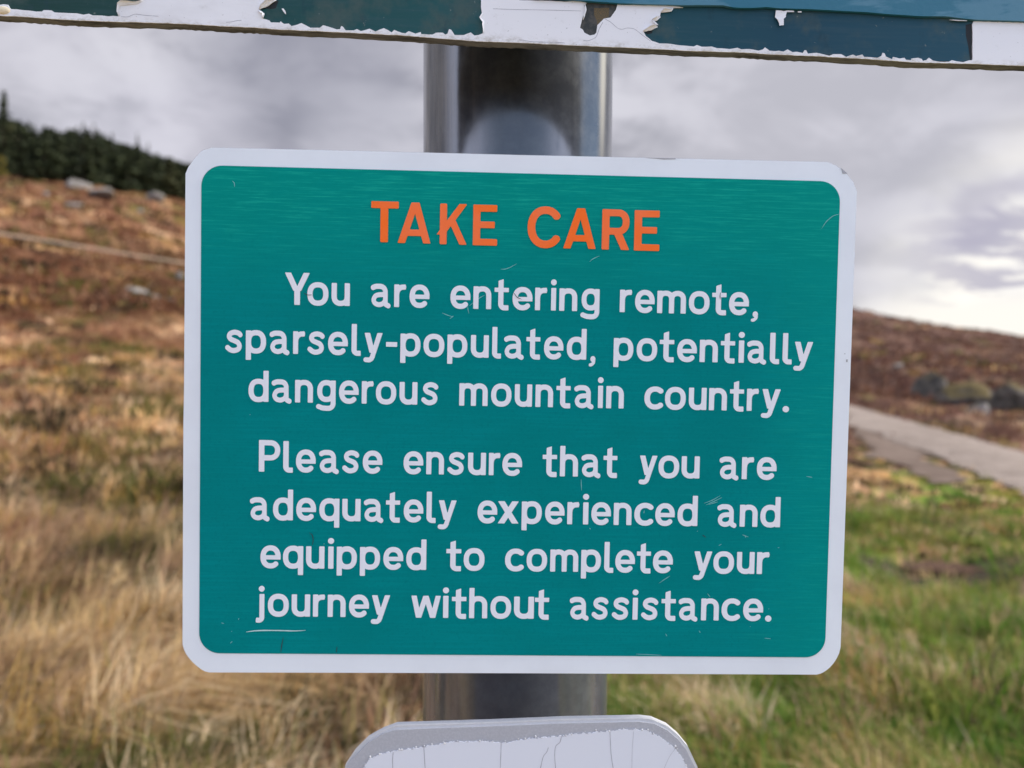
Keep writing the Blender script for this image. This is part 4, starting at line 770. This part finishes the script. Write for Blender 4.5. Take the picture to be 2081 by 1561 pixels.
def outline(shape, r=.026, step=.021):
    """zero contour of the union of strokes, as closed loops"""
    wd, prims = shape
    xs = np.arange(-.12, wd+.14, step); ys = np.arange(-.47, 1.58, step)
    X, Y = np.meshgrid(xs, ys)
    F = np.full_like(X, 9.0)
    for p in prims:
        if p[0] == 's':
            P, hw = p[1], p[2]; n = len(P)-1; closed = math.dist(P[0], P[-1]) < 1e-3
            P = list(P)
            for i in range(n):
                A, B = P[i], P[i+1]; b0, b1 = (i == 0 and not closed), (i == n-1 and not closed)
                L = math.dist(A, B)
                if L > 1e-6:
                    if b0: k = min(r, L*.9)/L; A = (A[0]+(B[0]-A[0])*k, A[1]+(B[1]-A[1])*k)
                    if b1: k = min(r, L*.9)/L; B = (B[0]+(A[0]-B[0])*k, B[1]+(A[1]-B[1])*k)
                F = np.minimum(F, sd_seg(X, Y, A, B, hw-r, b0, b1)-r)
        elif p[0] == 'd': F = np.minimum(F, np.hypot(X-p[1][0], Y-p[1][1])-p[2])
        else:
            dd = sd_poly(X, Y, p[1]); F = np.minimum(F, dd)
    F += 1e-7
    segs = {}
    ny, nx = F.shape
    def cross(i0, j0, i1, j1):
        t = F[i0, j0]/(F[i0, j0]-F[i1, j1]); return (xs[j0]+(xs[j1]-xs[j0])*t, ys[i0]+(ys[i1]-ys[i0])*t)
    pts = {}
    neg = F < 0
    s = neg[:-1, :-1]*1+neg[:-1, 1:]*2+neg[1:, 1:]*4+neg[1:, :-1]*8
    adj = {}
    def key(i, j, e):   # e 0 bottom,1 right,2 top,3 left  -> unique edge
        if e == 0: k = (i, j, 0); a = (i, j, i, j+1)
        elif e == 2: k = (i+1, j, 0); a = (i+1, j, i+1, j+1)
        elif e == 3: k = (i, j, 1); a = (i, j, i+1, j)
        else: k = (i, j+1, 1); a = (i, j+1, i+1, j+1)
        if k not in pts: pts[k] = cross(*a)
        return k
    TB = {1: [(3, 0)], 2: [(0, 1)], 3: [(3, 1)], 4: [(1, 2)], 5: [(3, 0), (1, 2)], 6: [(0, 2)], 7: [(3, 2)], 8: [(2, 3)], 9: [(2, 0)], 10: [(0, 1), (2, 3)], 11: [(2, 1)], 12: [(1, 3)], 13: [(1, 0)], 14: [(0, 3)]}
    for i, j in zip(*np.nonzero((s > 0) & (s < 15))):
        for e0, e1 in TB[int(s[i, j])]:
            a, b_ = key(i, j, e0), key(i, j, e1)
            adj.setdefault(a, []).append(b_); adj.setdefault(b_, []).append(a)
    loops = []; seen = set()
    for k in adj:
        if k in seen: continue
        L = [k]; seen.add(k); cur = k
        while True:
            nx_ = [q for q in adj[cur] if q not in seen]
            if not nx_: break
            cur = nx_[0]; seen.add(cur); L.append(cur)
        if len(L) > 6: loops.append(simplify([pts[q] for q in L], .0035))
    return loops
def simplify(P, eps):
    def dp(A):
        if len(A) < 3: return A
        a, b_ = np.array(A[0]), np.array(A[-1]); q = np.array(A[1:-1]); e = b_-a; L = np.hypot(*e)
        dd = np.abs((q-a) @ np.array([-e[1], e[0]]))/L if L > 1e-9 else np.hypot(*(q-a).T)
        k = int(dd.argmax())
        if dd[k] < eps: return [A[0], A[-1]]
        return dp(A[:k+2])[:-1]+dp(A[k+1:])
    m = len(P)//2
    return dp(P[:m+1])[:-1]+dp(P[m:]+[P[0]])[:-1]
def inside(pt, L):
    x, y = pt; r = False
    for i in range(len(L)):
        (x0, y0), (x1, y1) = L[i], L[i-1]
        if (y0 > y) != (y1 > y) and x < (x1-x0)*(y-y0)/(y1-y0)+x0: r = not r
    return r
GC = {}
def glyph(ch, caps):
    if (ch, caps) in GC: return GC[(ch, caps)]
    shp = (CAP if caps else GLY)[ch]
    loops = outline(shp)
    outs = [L for L in loops if sum(inside(L[0], M) for M in loops if M is not L) % 2 == 0]
    comps = []
    for O_ in outs:
        hs = [L for L in loops if L is not O_ and L not in outs and inside(L[0], O_)]
        comps.append([O_]+hs)
    x = [p[0] for L in loops for p in L]
    GC[(ch, caps)] = (comps, min(x), max(x))
    return GC[(ch, caps)]
def lettering(name, line, caps, size, z0, z1, mat, parent):
    bm = bmesh.new()
    for ch, l, r_, v in line:
        comps, x0, x1 = glyph(ch, caps)
        k = (r_-l)/(x1-x0)
        for loops in comps:
            Ls = [[((l+(x-x0)*k)*.001, (v+y*size)*.001) for x, y in L] for L in loops]
            flat = [p for L in Ls for p in L]
            f = [bm.verts.new((x, y, z1)) for x, y in flat]; bk = [bm.verts.new((x, y, z0)) for x, y in flat]
            for t in tessellate_polygon([[Vector((x, y, 0)) for x, y in L] for L in Ls]):
                try: bm.faces.new([f[i] for i in t])
                except ValueError: pass
            o0 = 0
            for L in Ls:
                n = len(L)
                for i in range(n):
                    j = (i+1) % n
                    try: bm.faces.new((f[o0+i], f[o0+j], bk[o0+j], bk[o0+i]))
                    except ValueError: pass
                o0 += n
    return from_bm(name, bm, mat, parent)

# ---- the middle sign
warn = empty('warning_sign', LOC, ROT)
tag(warn, 'green warning sign with a white border, headed TAKE CARE in orange letters', 'sign')
plate = slab('plate', mm(D['outer']), -.0030, -.0004, m_alu, warn)
slab('added_back_sheet', [(x*.996, y*.996) for x, y in mm(D['outer'])], -.0034, -.0031, m_back, warn)  # unseen layer added to darken the sign's reflection in the post
border = slab('border', [(x*.9988, y*.9988) for x, y in mm(D['outer'])], -.0003, 0.0, m_white, warn)
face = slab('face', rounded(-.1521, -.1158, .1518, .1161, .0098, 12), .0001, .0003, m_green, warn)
for k, (kind, L) in enumerate(D['lines']):
    if kind == 'H': lettering('heading', L, True, 19.15, .0003, .0006, m_orange, face)
    else: lettering('text_line', L, False, 10.72, .0003, .00042, m_letter, face)
def mark(name, pts, w, z, mat, parent, taper=True):
    bm = bmesh.new(); ribbon(bm, pts, w, z, taper); return from_bm(name, bm, mat, parent)
for k, L in enumerate(D['scratches']): mark('scratch', mm(L), .00034 if k else .0006, .00040+k*.000002, m_scr if k else m_scr2, face)
for k, L in enumerate(D['dark_scratches']): mark('scratch', mm(L), .00038, .00068+k*.000002, m_dirt, face)
for k in range(18):                                             # tiny nicks scattered over the sheeting
    x, y = random.uniform(-.149, .149), random.uniform(-.113, .113)
    if k > 8: x = random.uniform(.05, .149); y = random.uniform(-.11, -.02)
    a = random.uniform(0, PI); l = random.choice((.0004, .0005, .0008, .0014))
    mark('nick', [(x, y), (x+l*math.cos(a), y+l*math.sin(a))], random.uniform(.0002, .0004), .00034, m_scr, face)
for L in D['chips']:
    bm = bmesh.new(); bm.faces.new([bm.verts.new((x, y, .00015)) for x, y in mm(L)]); from_bm('chip', bm, m_alu, border)
def channel(parent, x0, x1, y, zb, zf):
    """pressed rail on the back of a sign that the post clips hook into"""
    bm = bmesh.new()
    prof = [(-.012, zf), (-.012, zb), (-.006, zb), (-.006, zb+.002), (-.010, zb+.002), (-.010, zf-.001), (.010, zf-.001), (.010, zb+.002), (.006, zb+.002), (.006, zb), (.012, zb), (.012, zf)]
    A = [bm.verts.new((x0, y+p, q)) for p, q in prof]; B = [bm.verts.new((x1, y+p, q)) for p, q in prof]
    n = len(prof)
    for i in range(n):
        j = (i+1) % n; bm.faces.new((A[i], A[j], B[j], B[i]))
    bmesh.ops.recalc_face_normals(bm, faces=bm.faces)
    return from_bm('mounting_rail', bm, m_alu, parent)
channel(warn, -.135, .135, .075, -.022, -.0035); channel(warn, -.135, .135, -.075, -.022, -.0035)

# ---- the peeling board above it
m_dark, gg, b = principled('dark_green_paint', rough=.5, spec=.2)
o = objco(gg); sp = gg.add('ShaderNodeSeparateXYZ'); gg.link(o, sp.inputs[0])
base = gg.ramp(gg.math('ADD', gg.math('MULTIPLY', sp.outputs[0], 2.0), .5), [(.05, lin(20, 58, 52)), (.42, lin(34, 80, 82)), (.62, lin(30, 74, 84)), (.75, lin(28, 68, 84)), (.95, lin(32, 76, 92))])
grain = gg.noise(gg.scale(o, (22, 420, 1)), 1, 4, .6)
base = gg.mix(gg.math('MULTIPLY', gg.smooth(grain, .45, .75), .35), base, (.045, .088, .105, 1))
base = gg.mix(gg.math('MULTIPLY', gg.smooth(gg.noise(o, 26, 5, .65), .50, .66), .6), base, (.075, .10, .088, 1))
base = gg.mix(gg.math('MULTIPLY', gg.smooth(gg.noise(gg.scale(o, (60, 34, 1)), 1, 5, .7), .56, .72), .6), base, (.012, .038, .055, 1))
base = gg.mix(gg.smooth(gg.noise(o, 330, 3, .7), .68, .76), base, (.15, .18, .17, 1))
gg.link(base, b.inputs['Base Color']); bump(gg, b, grain, .15, .0004)
m_teal, gg, b = principled('teal_paint', rough=.5, spec=.4)
o = objco(gg)
ed = gg.noise(gg.scale(o, (14, 40, 1)), 1, 5, .6, .4)
gg.link(gg.mix(gg.smooth(ed, .46, .53), (*lin(36, 104, 126), 1), (*lin(72, 122, 142), 1)), b.inputs['Base Color'])
bump(gg, b, gg.noise(o, 320, 4, .6), .2, .0004)
m_film, gg, b = principled('white_film', (.82, .82, .82), .45, .35)
o = objco(gg)
fc = gg.mix(gg.smooth(gg.noise(gg.scale(o, (14, 30, 1)), 1, 5, .6), .5, .75), (.82, .815, .82, 1), (.73, .72, .72, 1))
# grime creeping up from the lower rim and blotched over the film
sp = gg.add('ShaderNodeSeparateXYZ'); gg.link(o, sp.inputs[0])
rimd = gg.math('ADD', sp.outputs[1], gg.math('MULTIPLY', sp.outputs[0], .0185))
gr_ = gg.noise(gg.scale(o, (130, 220, 1)), 1, 5, .75)
fc = gg.mix(gg.math('MULTIPLY', gg.smooth(rimd, .004, -.001), gg.smooth(gr_, .42, .66)), fc, (.50, .47, .42, 1))
fc = gg.mix(gg.math('MULTIPLY', gg.smooth(gg.noise(o, 70, 5, .75), .56, .74), .5), fc, (.60, .585, .57, 1))
fc = gg.mix(gg.smooth(gg.noise(o, 900, 2, .6), .70, .76), fc, (.35, .33, .31, 1))
gg.link(fc, b.inputs['Base Color'])
bump(gg, b, gg.noise(gg.scale(o, (60, 200, 1)), 1, 4, .6), .12, .0006)
m_edge, gg, b = principled('weathered_board_edge', rough=.8, spec=.2)
o = objco(gg)
e1 = gg.noise(gg.scale(o, (34, 160, 160)), 1, 5, .7)
gg.link(gg.ramp(e1, [(.28, (.032, .032, .036)), (.42, (.095, .096, .102)), (.58, (.19, .19, .195)), (.75, (.10, .10, .108))]), b.inputs['Base Color'])
bump(gg, b, e1, .5, .001)
m_gap_shadow, gg, b = principled('gap_shadow_black', (.012, .016, .020), .8)  # black for the shade under lifted film
m_rust, gg, b = principled('crazed_old_glue', rough=.7)
o = objco(gg); vo = gg.add('ShaderNodeTexVoronoi'); vo.feature = 'DISTANCE_TO_EDGE'; vo.inputs['Scale'].default_value = 480
gg.link(gg.vec('ADD', o, gg.vec('SCALE', gg.noise(o, 300, 3, .6, out='Color'), (.0, .0, .0))), vo.inputs['Vector'])
gg.link(gg.mix(gg.smooth(vo.outputs[0], .01, .09), (.30, .155, .035, 1), (.050, .055, .035, 1)), b.inputs['Base Color'])
m_bare, gg, b = principled('bare_board', rough=.75)
o = objco(gg)
gg.link(gg.mix(gg.smooth(gg.noise(o, 220, 4, .7), .4, .65), (.030, .036, .036, 1), (.075, .072, .062, 1)), b.inputs['Base Color'])

U0 = Vector((0, .1778, 0))
up = empty('peeling_board', LOC + ROT @ U0, ROT)
tag(up, 'large dark green board with torn peeling white film, above the warning sign', 'sign')
sh = lambda L: [(x, y-.1778) for x, y in mm(L)]
bot = sh(D['board_bottom'])
rim = []
for i in range(len(bot)-1):
    for k in range(8):
        t = k/8; rim.append((bot[i][0]+(bot[i+1][0]-bot[i][0])*t, bot[i][1]+(bot[i+1][1]-bot[i][1])*t+random.uniform(-.00022, .00022)))
rim.append(bot[-1])
x0, x1 = rim[0][0], rim[-1][0]
slab('board', [(x0, .29)]+rim+[(x1, .29)], -.0075, -.0012, m_edge, up)
slab('added_back_board', [(x0+.002, .288)]+[(x, y+.0012) for x, y in rim[2:-2]]+[(x1-.002, .288)], -.0082, -.0076, m_back, up)  # added behind the board, unseen, so the post reflects dark
slab('dark_panel', [(x0+.002, .288)]+[(x, y+.0012) for x, y in rim[2:-2]]+[(x1-.002, .288)], -.00115, -.0007, m_dark, up)
film = sh(D['film'])
def film_sheet():
    """the white film lies on the panel; its torn rims lift a little"""
    bm = bmesh.new()
    loop = []
    n = len(film)
    for i in range(n):
        a, b_ = film[i], film[(i+1) % n]; L = math.dist(a, b_); k = max(1, min(12, int(L/.0016)))
        for q in range(k):
            t = q/k; j = .00009 if 0 < q else 0
            loop.append((a[0]+(b_[0]-a[0])*t+random.uniform(-j, j), a[1]+(b_[1]-a[1])*t+random.uniform(-j, j)))
    f = [bm.verts.new((x, y, -.00010)) for x, y in loop]; bk = [bm.verts.new((x, y, -.00069)) for x, y in loop]
    for t in tessellate_polygon([[Vector((x, y, 0)) for x, y in loop]]):
        try: bm.faces.new([f[i] for i in t])
        except ValueError: pass
    m = len(loop)
    for i in range(m): bm.faces.new((f[i], f[(i+1) % m], bk[(i+1) % m], bk[i]))
    return from_bm('peeling_film', bm, m_film, up)
fs = film_sheet()
def flat_marks(name, polys, z, mat, parent):
    bm = bmesh.new()
    for L in polys:
        P = sh(L); vs = [bm.verts.new((x, y, z)) for x, y in P]
        for t in tessellate_polygon([[Vector((x, y, 0)) for x, y in P]]):
            try: bm.faces.new([vs[i] for i in t])
            except ValueError: pass
    return from_bm(name, bm, mat, parent)
def curled(name, L, lift, mat, parent):
    """a loose flake standing off the board"""
    bm = bmesh.new(); P = sh(L)
    f = [bm.verts.new((x, y, .0002+lift*random.uniform(.3, 1))) for x, y in P]
    for t in tessellate_polygon([[Vector((x, y, 0)) for x, y in P]]):
        try: bm.faces.new([f[i] for i in t])
        except ValueError: pass
    r = bmesh.ops.extrude_face_region(bm, geom=bm.faces[:])
    bmesh.ops.translate(bm, vec=(0, 0, -.0002), verts=[v for v in r['geom'] if isinstance(v, bmesh.types.BMVert)])
    return from_bm(name, bm, mat, parent)
def lifted(name, px, width, lift, mat, parent, flip=1):
    '''a torn rim of film curling away from the board, a thin bent strip'''
    P = [Vector(p) for p in px]; m = len(P); bm = bmesh.new(); rows = []
    for i in range(m):
        t = (P[min(i+1, m-1)]-P[max(i-1, 0)]).normalized(); nn = Vector((-t.y, t.x))*flip
        k = math.sin(PI*(i+.5)/m)*random.uniform(.7, 1.2); row = []
        for q in range(6):
            f = q/5; a = f*1.5
            off = nn*(width*k*math.sin(a)/1.0-.0006); row.append((P[i].x+off.x, P[i].y+off.y, -.00009+lift*k*(1-math.cos(a))))
        rows.append([bm.verts.new(v) for v in row])
    for A, B in zip(rows, rows[1:]):
        for q in range(5): bm.faces.new((A[q], A[q+1], B[q+1], B[q]))
    r = bmesh.ops.extrude_face_region(bm, geom=bm.faces[:])
    bmesh.ops.translate(bm, vec=(0, 0, .00022), verts=[v for v in r['geom'] if isinstance(v, bmesh.types.BMVert)])
    bmesh.ops.recalc_face_normals(bm, faces=bm.faces)
    return from_bm(name, bm, mat, parent, True)
def dens_(L, step=.0012):
    Q = []
    for a, b_ in zip(L[:-1], L[1:]):
        k = max(1, int(math.dist(a, b_)/step))
        for q in range(k): Q.append((a[0]+(b_[0]-a[0])*q/k+random.uniform(-.00012, .00012), a[1]+(b_[1]-a[1])*q/k+random.uniform(-.00012, .00012)))
    return Q+[L[-1]]
for px, wd, lf_, fl in D['curls']: lifted('curled_edge', dens_(sh(px)), wd, lf_, m_film, up, fl)
for L in D['flecks']: curled('film_flake', L, .0004, m_film, up)
for L in D['gap_shadow']: flat_marks('bare_or_shadow_patch', [L], -.00066, m_gap_shadow, up)  # shadows painted black in the gaps beside the torn film
HOLE = [(23.2, 199.0), (44.0, 199.0), (44.0, 180.6), (23.2, 180.6)]
flat_marks('bare_or_shadow_patch', [HOLE], -.00067, m_bare, up)
flat_marks('glue_patch', [D['rust']], -.00064, m_rust, up)
m_crack, gg, b = principled('crack_line', (.36, .35, .38), .8)
for L in D['film_cracks']: mark('crack', sh(L), .00022, -.00006, m_crack, fs, False)
teal = sh(D['teal'])
slab('teal_panel', teal[1:-1]+[(x1-.003, teal[-1][1]), (x1-.003, .286), (teal[0][0], .286)], -.0006, .0012, m_teal, up)
cream, gg, b = principled('cream_blister', (.72, .60, .40), .6)
bm = bmesh.new(); bmesh.ops.create_icosphere(bm, subdivisions=2, radius=1, matrix=Matrix.Translation((-.2435, .182-.1778+.0028, -.0002)) @ Matrix.Diagonal((.0036, .0020, .0009, 1)))
from_bm('blister', bm, cream, fs, True)
channel(up, -.22, .24, .06, -.027, -.0083); channel(up, -.22, .24, .22, -.027, -.0083)

# ---- the small plate below
low = empty('small_plate', LOC + ROT @ Vector((.003, -.235, 0)), ROT)
tag(low, 'round-cornered grey plate with cracked white film, at the bottom below the warning sign', 'sign')
sl = lambda L: [(x-.003, y+.235) for x, y in mm(L)]
def closed_low(L, inset):
    P = sl(L)
    yb = -.085+inset; xl, xr = -.0885+inset, .0885-inset; r = .036
    base = []
    for cx, cy, a in ((xr-r, yb+r, 0), (xl+r, yb+r, -90)):
        for k in range(9): t = math.radians(a-90*k/8); base.append((cx+r*math.cos(t), cy+r*math.sin(t)))
    return P+[(xr, .045), (xr, .02)]+base+[(xl, .02), (xl, .045)]
def low_loop(L, dx=0):
    P = sl(L); (xa, ya), (xb, yb_) = P[0], P[-1]
    ext = [(xb+.0012-dx*.1, yb_-.010), (xb+.0016-dx*.1, yb_-.024)]
    tail = [(xb+.0016-dx*.1, -.055), (xb-.004, -.070), (xb-.014, -.082), (xb-.03, -.088), (xa+.03, -.088), (xa+.014, -.082), (xa+.004, -.070), (xa-.0016+dx*.1, -.055)]
    return P+ext+tail+[(xa-.0016+dx*.1, ya-.024), (xa-.0012+dx*.1, ya-.010)]
m_grey, gg, b = principled('old_adhesive_grey', rough=.7, spec=.3)
o = objco(gg)
gr = gg.noise(o, 900, 4, .7)
gg.link(gg.mix(gg.smooth(gr, .4, .7), (.40, .40, .42, 1), (.45, .45, .468, 1)), b.inputs['Base Color']); bump(gg, b, gr, .25, .0003)
m_rim, gg, b = principled('pale_rim', rough=.55)
o = objco(gg)
gg.link(gg.mix(gg.noise(o, 300, 5, .7), (.46, .46, .46, 1), (.66, .645, .63, 1)), b.inputs['Base Color'])
slab('plate', low_loop(D['low_outline']), -.0052, -.0012, m_rim, low)
slab('grey_face', low_loop(D['low_rim'], .001), -.0013, -.0002, m_grey, low)
def torn(L):
    P = sl(L); Q = []
    for i in range(len(P)-1):
        d_ = math.dist(P[i], P[i+1]); k = max(2, int(d_/.0007))
        for q in range(k):
            t = q/k; Q.append((P[i][0]+(P[i+1][0]-P[i][0])*t+random.uniform(-.0002, .0002), P[i][1]+(P[i+1][1]-P[i][1])*t+random.uniform(-.00042, .00042)))
    return Q+[P[-1]]
tf = torn(D['low_film'])
(xa, ya), (xb, yb_) = tf[0], tf[-1]
m_lfilm, gg, b = principled('aged_white_film', (.70, .715, .76), .25, .4)
lf = slab('white_film', tf+[(xb+.0014, -.055), (xb-.02, -.083), (xa+.02, -.083), (xa-.0014, -.055)], -.0001, .00025, m_lfilm, low)
for q in range(40):                                             # crumbs of glue along the torn edge
    x, y = tf[int((q+random.random())/40*len(tf))]; r = random.uniform(.0002, .0006)
    bm = bmesh.new(); bmesh.ops.create_icosphere(bm, subdivisions=1, radius=r, matrix=Matrix.Translation((x+random.uniform(-.0004, .0004), y+random.uniform(0, .0008), .0001)))
    from_bm('glue_crumb', bm, m_rim, low)
for q in range(46):
    x, y = tf[int((q+random.random())/46*len(tf))]
    mark('torn_edge', [(x-.0006, y+random.uniform(-.0001, .0003)), (x+.0007, y+random.uniform(-.0001, .0004))], .00028, .00029, m_crack, lf)
for k, L in enumerate(D['low_cracks']): mark('crack', sl(L), .0003 if k < 6 else .00013, .0003, m_crack, lf, False)
channel(low, -.06, .06, -.02, -.024, -.0053)

# ---- the post
m_post, gg, b = principled('dark_grey_gloss_coat', rough=.2, spec=.5, metal=0)
b.inputs['IOR'].default_value = 1.95
o = objco(gg)
run = gg.noise(gg.scale(o, (60, 60, 3.0)), 1, 5, .65, .3)
mott = gg.noise(o, 70, 5, .7)
spot = gg.noise(o, 260, 3, .7)
pc = gg.mix(gg.smooth(mott, .35, .70), (.044, .050, .066, 1), (.066, .073, .090, 1))
# paler, browner streaks down the left of the tube
sp = gg.add('ShaderNodeSeparateXYZ'); gg.link(o, sp.inputs[0])
pc = gg.mix(gg.math('MULTIPLY', gg.smooth(run, .45, .70), gg.smooth(sp.outputs[0], -.018, -.040)), pc, (.17, .155, .145, 1))
pc = gg.mix(gg.smooth(spot, .74, .78), pc, (.015, .015, .015, 1))
gg.link(pc, b.inputs['Base Color'])
gg.link(gg.math('ADD', gg.smooth(mott, .3, .8, .12, .19), gg.math('MULTIPLY', gg.smooth(run, .45, .7), .08)), b.inputs['Roughness'])
bump(gg, b, gg.noise(gg.scale(o, (90, 90, 20)), 1, 3, .5), .03, .001)
PX, PY, PR = .0027, .4925, .0572
post = empty('sign_post', (PX, PY, 0)); tag(post, 'grey glossy round steel post holding up the three signs', 'post')
bm = bmesh.new(); n = 96
rings = []
for z in np.linspace(-.3, 2.10, 60):
    rings.append([bm.verts.new((PR*math.cos(2*PI*k/n), PR*math.sin(2*PI*k/n), z)) for k in range(n)])
for A, B in zip(rings, rings[1:]):
    for k in range(n): bm.faces.new((A[k], A[(k+1) % n], B[(k+1) % n], B[k]))
from_bm('tube', bm, m_post, post, True)
bm = bmesh.new()
prof = [(PR+.002, 2.085), (PR+.003, 2.105), (PR*.9, 2.118), (PR*.5, 2.128), (0.001, 2.131)]
rings = [[bm.verts.new((r*math.cos(2*PI*k/48), r*math.sin(2*PI*k/48), z)) for k in range(48)] for r, z in prof]
for A, B in zip(rings, rings[1:]):
    for k in range(48): bm.faces.new((A[k], A[(k+1) % 48], B[(k+1) % 48], B[k]))
from_bm('cap', bm, m_post, post, True)
m_clip, gg, b = principled('galvanised_clip', (.33, .335, .345), .45, .5, .6)
for z in (1.715, 1.875, 1.545, 1.395, 1.216):
    bm = bmesh.new(); n = 48
    for r0, r1, z0, z1 in ((PR+.0004, PR+.003, z-.011, z+.011),):
        ra = [[bm.verts.new((r*math.cos(2*PI*k/n), r*math.sin(2*PI*k/n), zz)) for k in range(n)] for r, zz in ((r0, z0), (r1, z0), (r1, z1), (r0, z1))]
        for q in range(4):
            A, B = ra[q], ra[(q+1) % 4]
            for k in range(n): bm.faces.new((A[k], A[(k+1) % n], B[(k+1) % n], B[k]))
    for sx in (-.03, .03):                                       # the two lugs that reach forward to the rail
        bmesh.ops.create_cube(bm, size=1, matrix=Matrix.Translation((sx, -.0645, z)) @ Matrix.Diagonal((.004, .034, .018, 1)))
    bmesh.ops.create_cube(bm, size=1, matrix=Matrix.Translation((0, -.0805, z)) @ Matrix.Diagonal((.07, .003, .016, 1)))
    bmesh.ops.recalc_face_normals(bm, faces=bm.faces)
    from_bm('clip', bm, m_clip, post)
